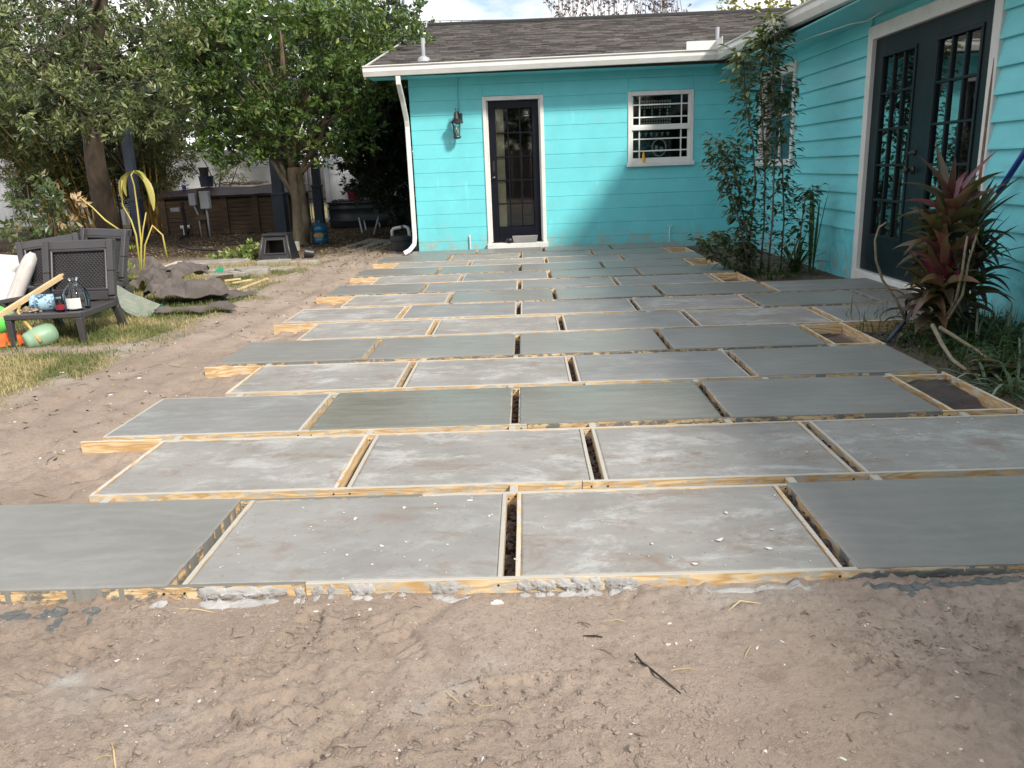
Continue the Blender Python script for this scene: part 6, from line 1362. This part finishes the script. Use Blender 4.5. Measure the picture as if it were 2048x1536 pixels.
v, f, t = leafcloud(np.stack([x, y, zz], 1), nn, rng.uniform(.018, .045, n), .7, rng.random(n)); tag(link('ground_cover', npmesh('ground_cover', v, f, t), None, m_weed), 'low green ground cover filling the planting bed at right', 'ground cover', None, 'stuff')
def blades(name, xs, ys, L0, L1, w, mat, label, cat, tintf, lean=.5):
    n = len(xs); z = gz(xs, ys)-.004; a = rng.random(n)*6.283; l = rng.uniform(L0, L1, n); le = rng.random(n)*lean*1.6; dx, dy = np.cos(a), np.sin(a)
    wx_, wy_ = -dy*w/2, dx*w/2; ph = rng.uniform(.5, 1.3, n); wx_, wy_ = wx_*ph, wy_*ph; h = l/np.sqrt(1+le**2)
    b = np.stack([xs, ys, z], 1); m1 = b+np.stack([dx*le*h*.35, dy*le*h*.35, h*.6], 1); tp = b+np.stack([dx*le*h, dy*le*h, h], 1); W_ = np.stack([wx_, wy_, 0*wx_], 1)
    v = np.stack([b-W_, b+W_, m1+W_*.8, m1-W_*.8, tp], 1).reshape(-1, 3); i0 = np.arange(n)[:, None]*5
    f = np.concatenate([i0+[0, 1, 2], i0+[0, 2, 3], i0+[3, 2, 4]]); return tag(link(name, npmesh(name, v, f, np.repeat(tintf, 5)), None, mat), label, cat, None, 'stuff')
n = 210000; x = -6.5+4.2*rng.random(n)**.8; y = .9+9.1*rng.random(n)**1.25; gm_ = grassmask(x, y); k_ = rng.random(n) < gm_*.95; x, y = x[k_], y[k_]
gt = np.clip(.80-.85*(sm(fbm(x*1.7, y*1.7, 95, 3), .42, .62))+rng.normal(0, .2, len(x)), 0, 1)+0
gt = np.where(x > -3.3, np.clip(gt+.12, 0, 1), gt)
blades('lawn_grass', x, y, .02, .075, .005, m_grass, 'patchy straw-coloured and green grass left of the bare soil', 'grass', gt, 1.9)
n = 9000; x = -6.5+3.0*rng.random(n); y = 3.6+2.6*rng.random(n); k_ = rng.random(n) < sm(fbm(x*2, y*2, 97), .4, .6)*.9; x, y = x[k_], y[k_]
k_ = (x < -3.6); blades('tall_grass', x[k_], y[k_], .05, .14, .005, m_grass, 'longer green weeds growing under the chairs', 'grass', rng.random(k_.sum())*.3, .8)
n = 2600; x = 2.35+.95*rng.random(n); y = 1.3+2.5*rng.random(n); k_ = rng.random(n) < .25+.75*sm(x, 2.7, 3.2); blades('bed_grass', x[k_], y[k_], .06, .26, .006, m_weed, 'dark grass along the foot of the stucco wall at right', 'grass', rng.random(k_.sum()), .7)
# leaf litter
def litter(n, x0, x1, y0, y1, size, name, label, dens=None, tint=(0, 1)):
    x = x0+(x1-x0)*rng.random(n); y = y0+(y1-y0)*rng.random(n)
    if dens is not None: k = rng.random(n) < dens(x, y); x, y = x[k], y[k]
    n = len(x); nn = rng.normal(size=(n, 3))*.35; nn[:, 2] += 1
    v, f, t = leafcloud(np.stack([x, y, gz(x, y)+.008], 1), nn, rng.uniform(.5, 1.1, n)*size, .5, tint[0]+(tint[1]-tint[0])*rng.random(n)**1.6, .3)
    return tag(link(name, npmesh(name, v, f, t), None, m_litter), label, 'leaves', None, 'stuff')
litter(16000, -11, -1.7, 10.2, 19.5, .075, 'leaf_litter', 'dead leaves covering the shaded ground under the trees', lambda x, y: .2+.8*littermask(x, y))
litter(700, -4.5, -2.0, 8.6, 12, .06, 'fallen_leaves', 'scattered yellow and brown leaves near the paving slab', None, (.4, 1))
litter(160, -3.3, -1.95, 1, 9, .04, 'fallen_leaves', 'few small dry leaves on the bare soil strip', None, (.3, 1))
crumbs(260, lambda n: np.stack([2.33+rng.random(n)*.35, 2.95+rng.random(n)*.42, -.09+rng.random(n)*.03], 1), .01, .035, 'bed_rubble', m_dark, 'dark clods and rubble in the corner of the bed beside the boards', 'rubble')
crumbs(500, lambda n: onground(n, 2.3, 3.3, 5.8, 10, None), .005, .02, 'bed_crumbs', m_dark, 'soil clods in the bed under the tall shrub', 'soil')
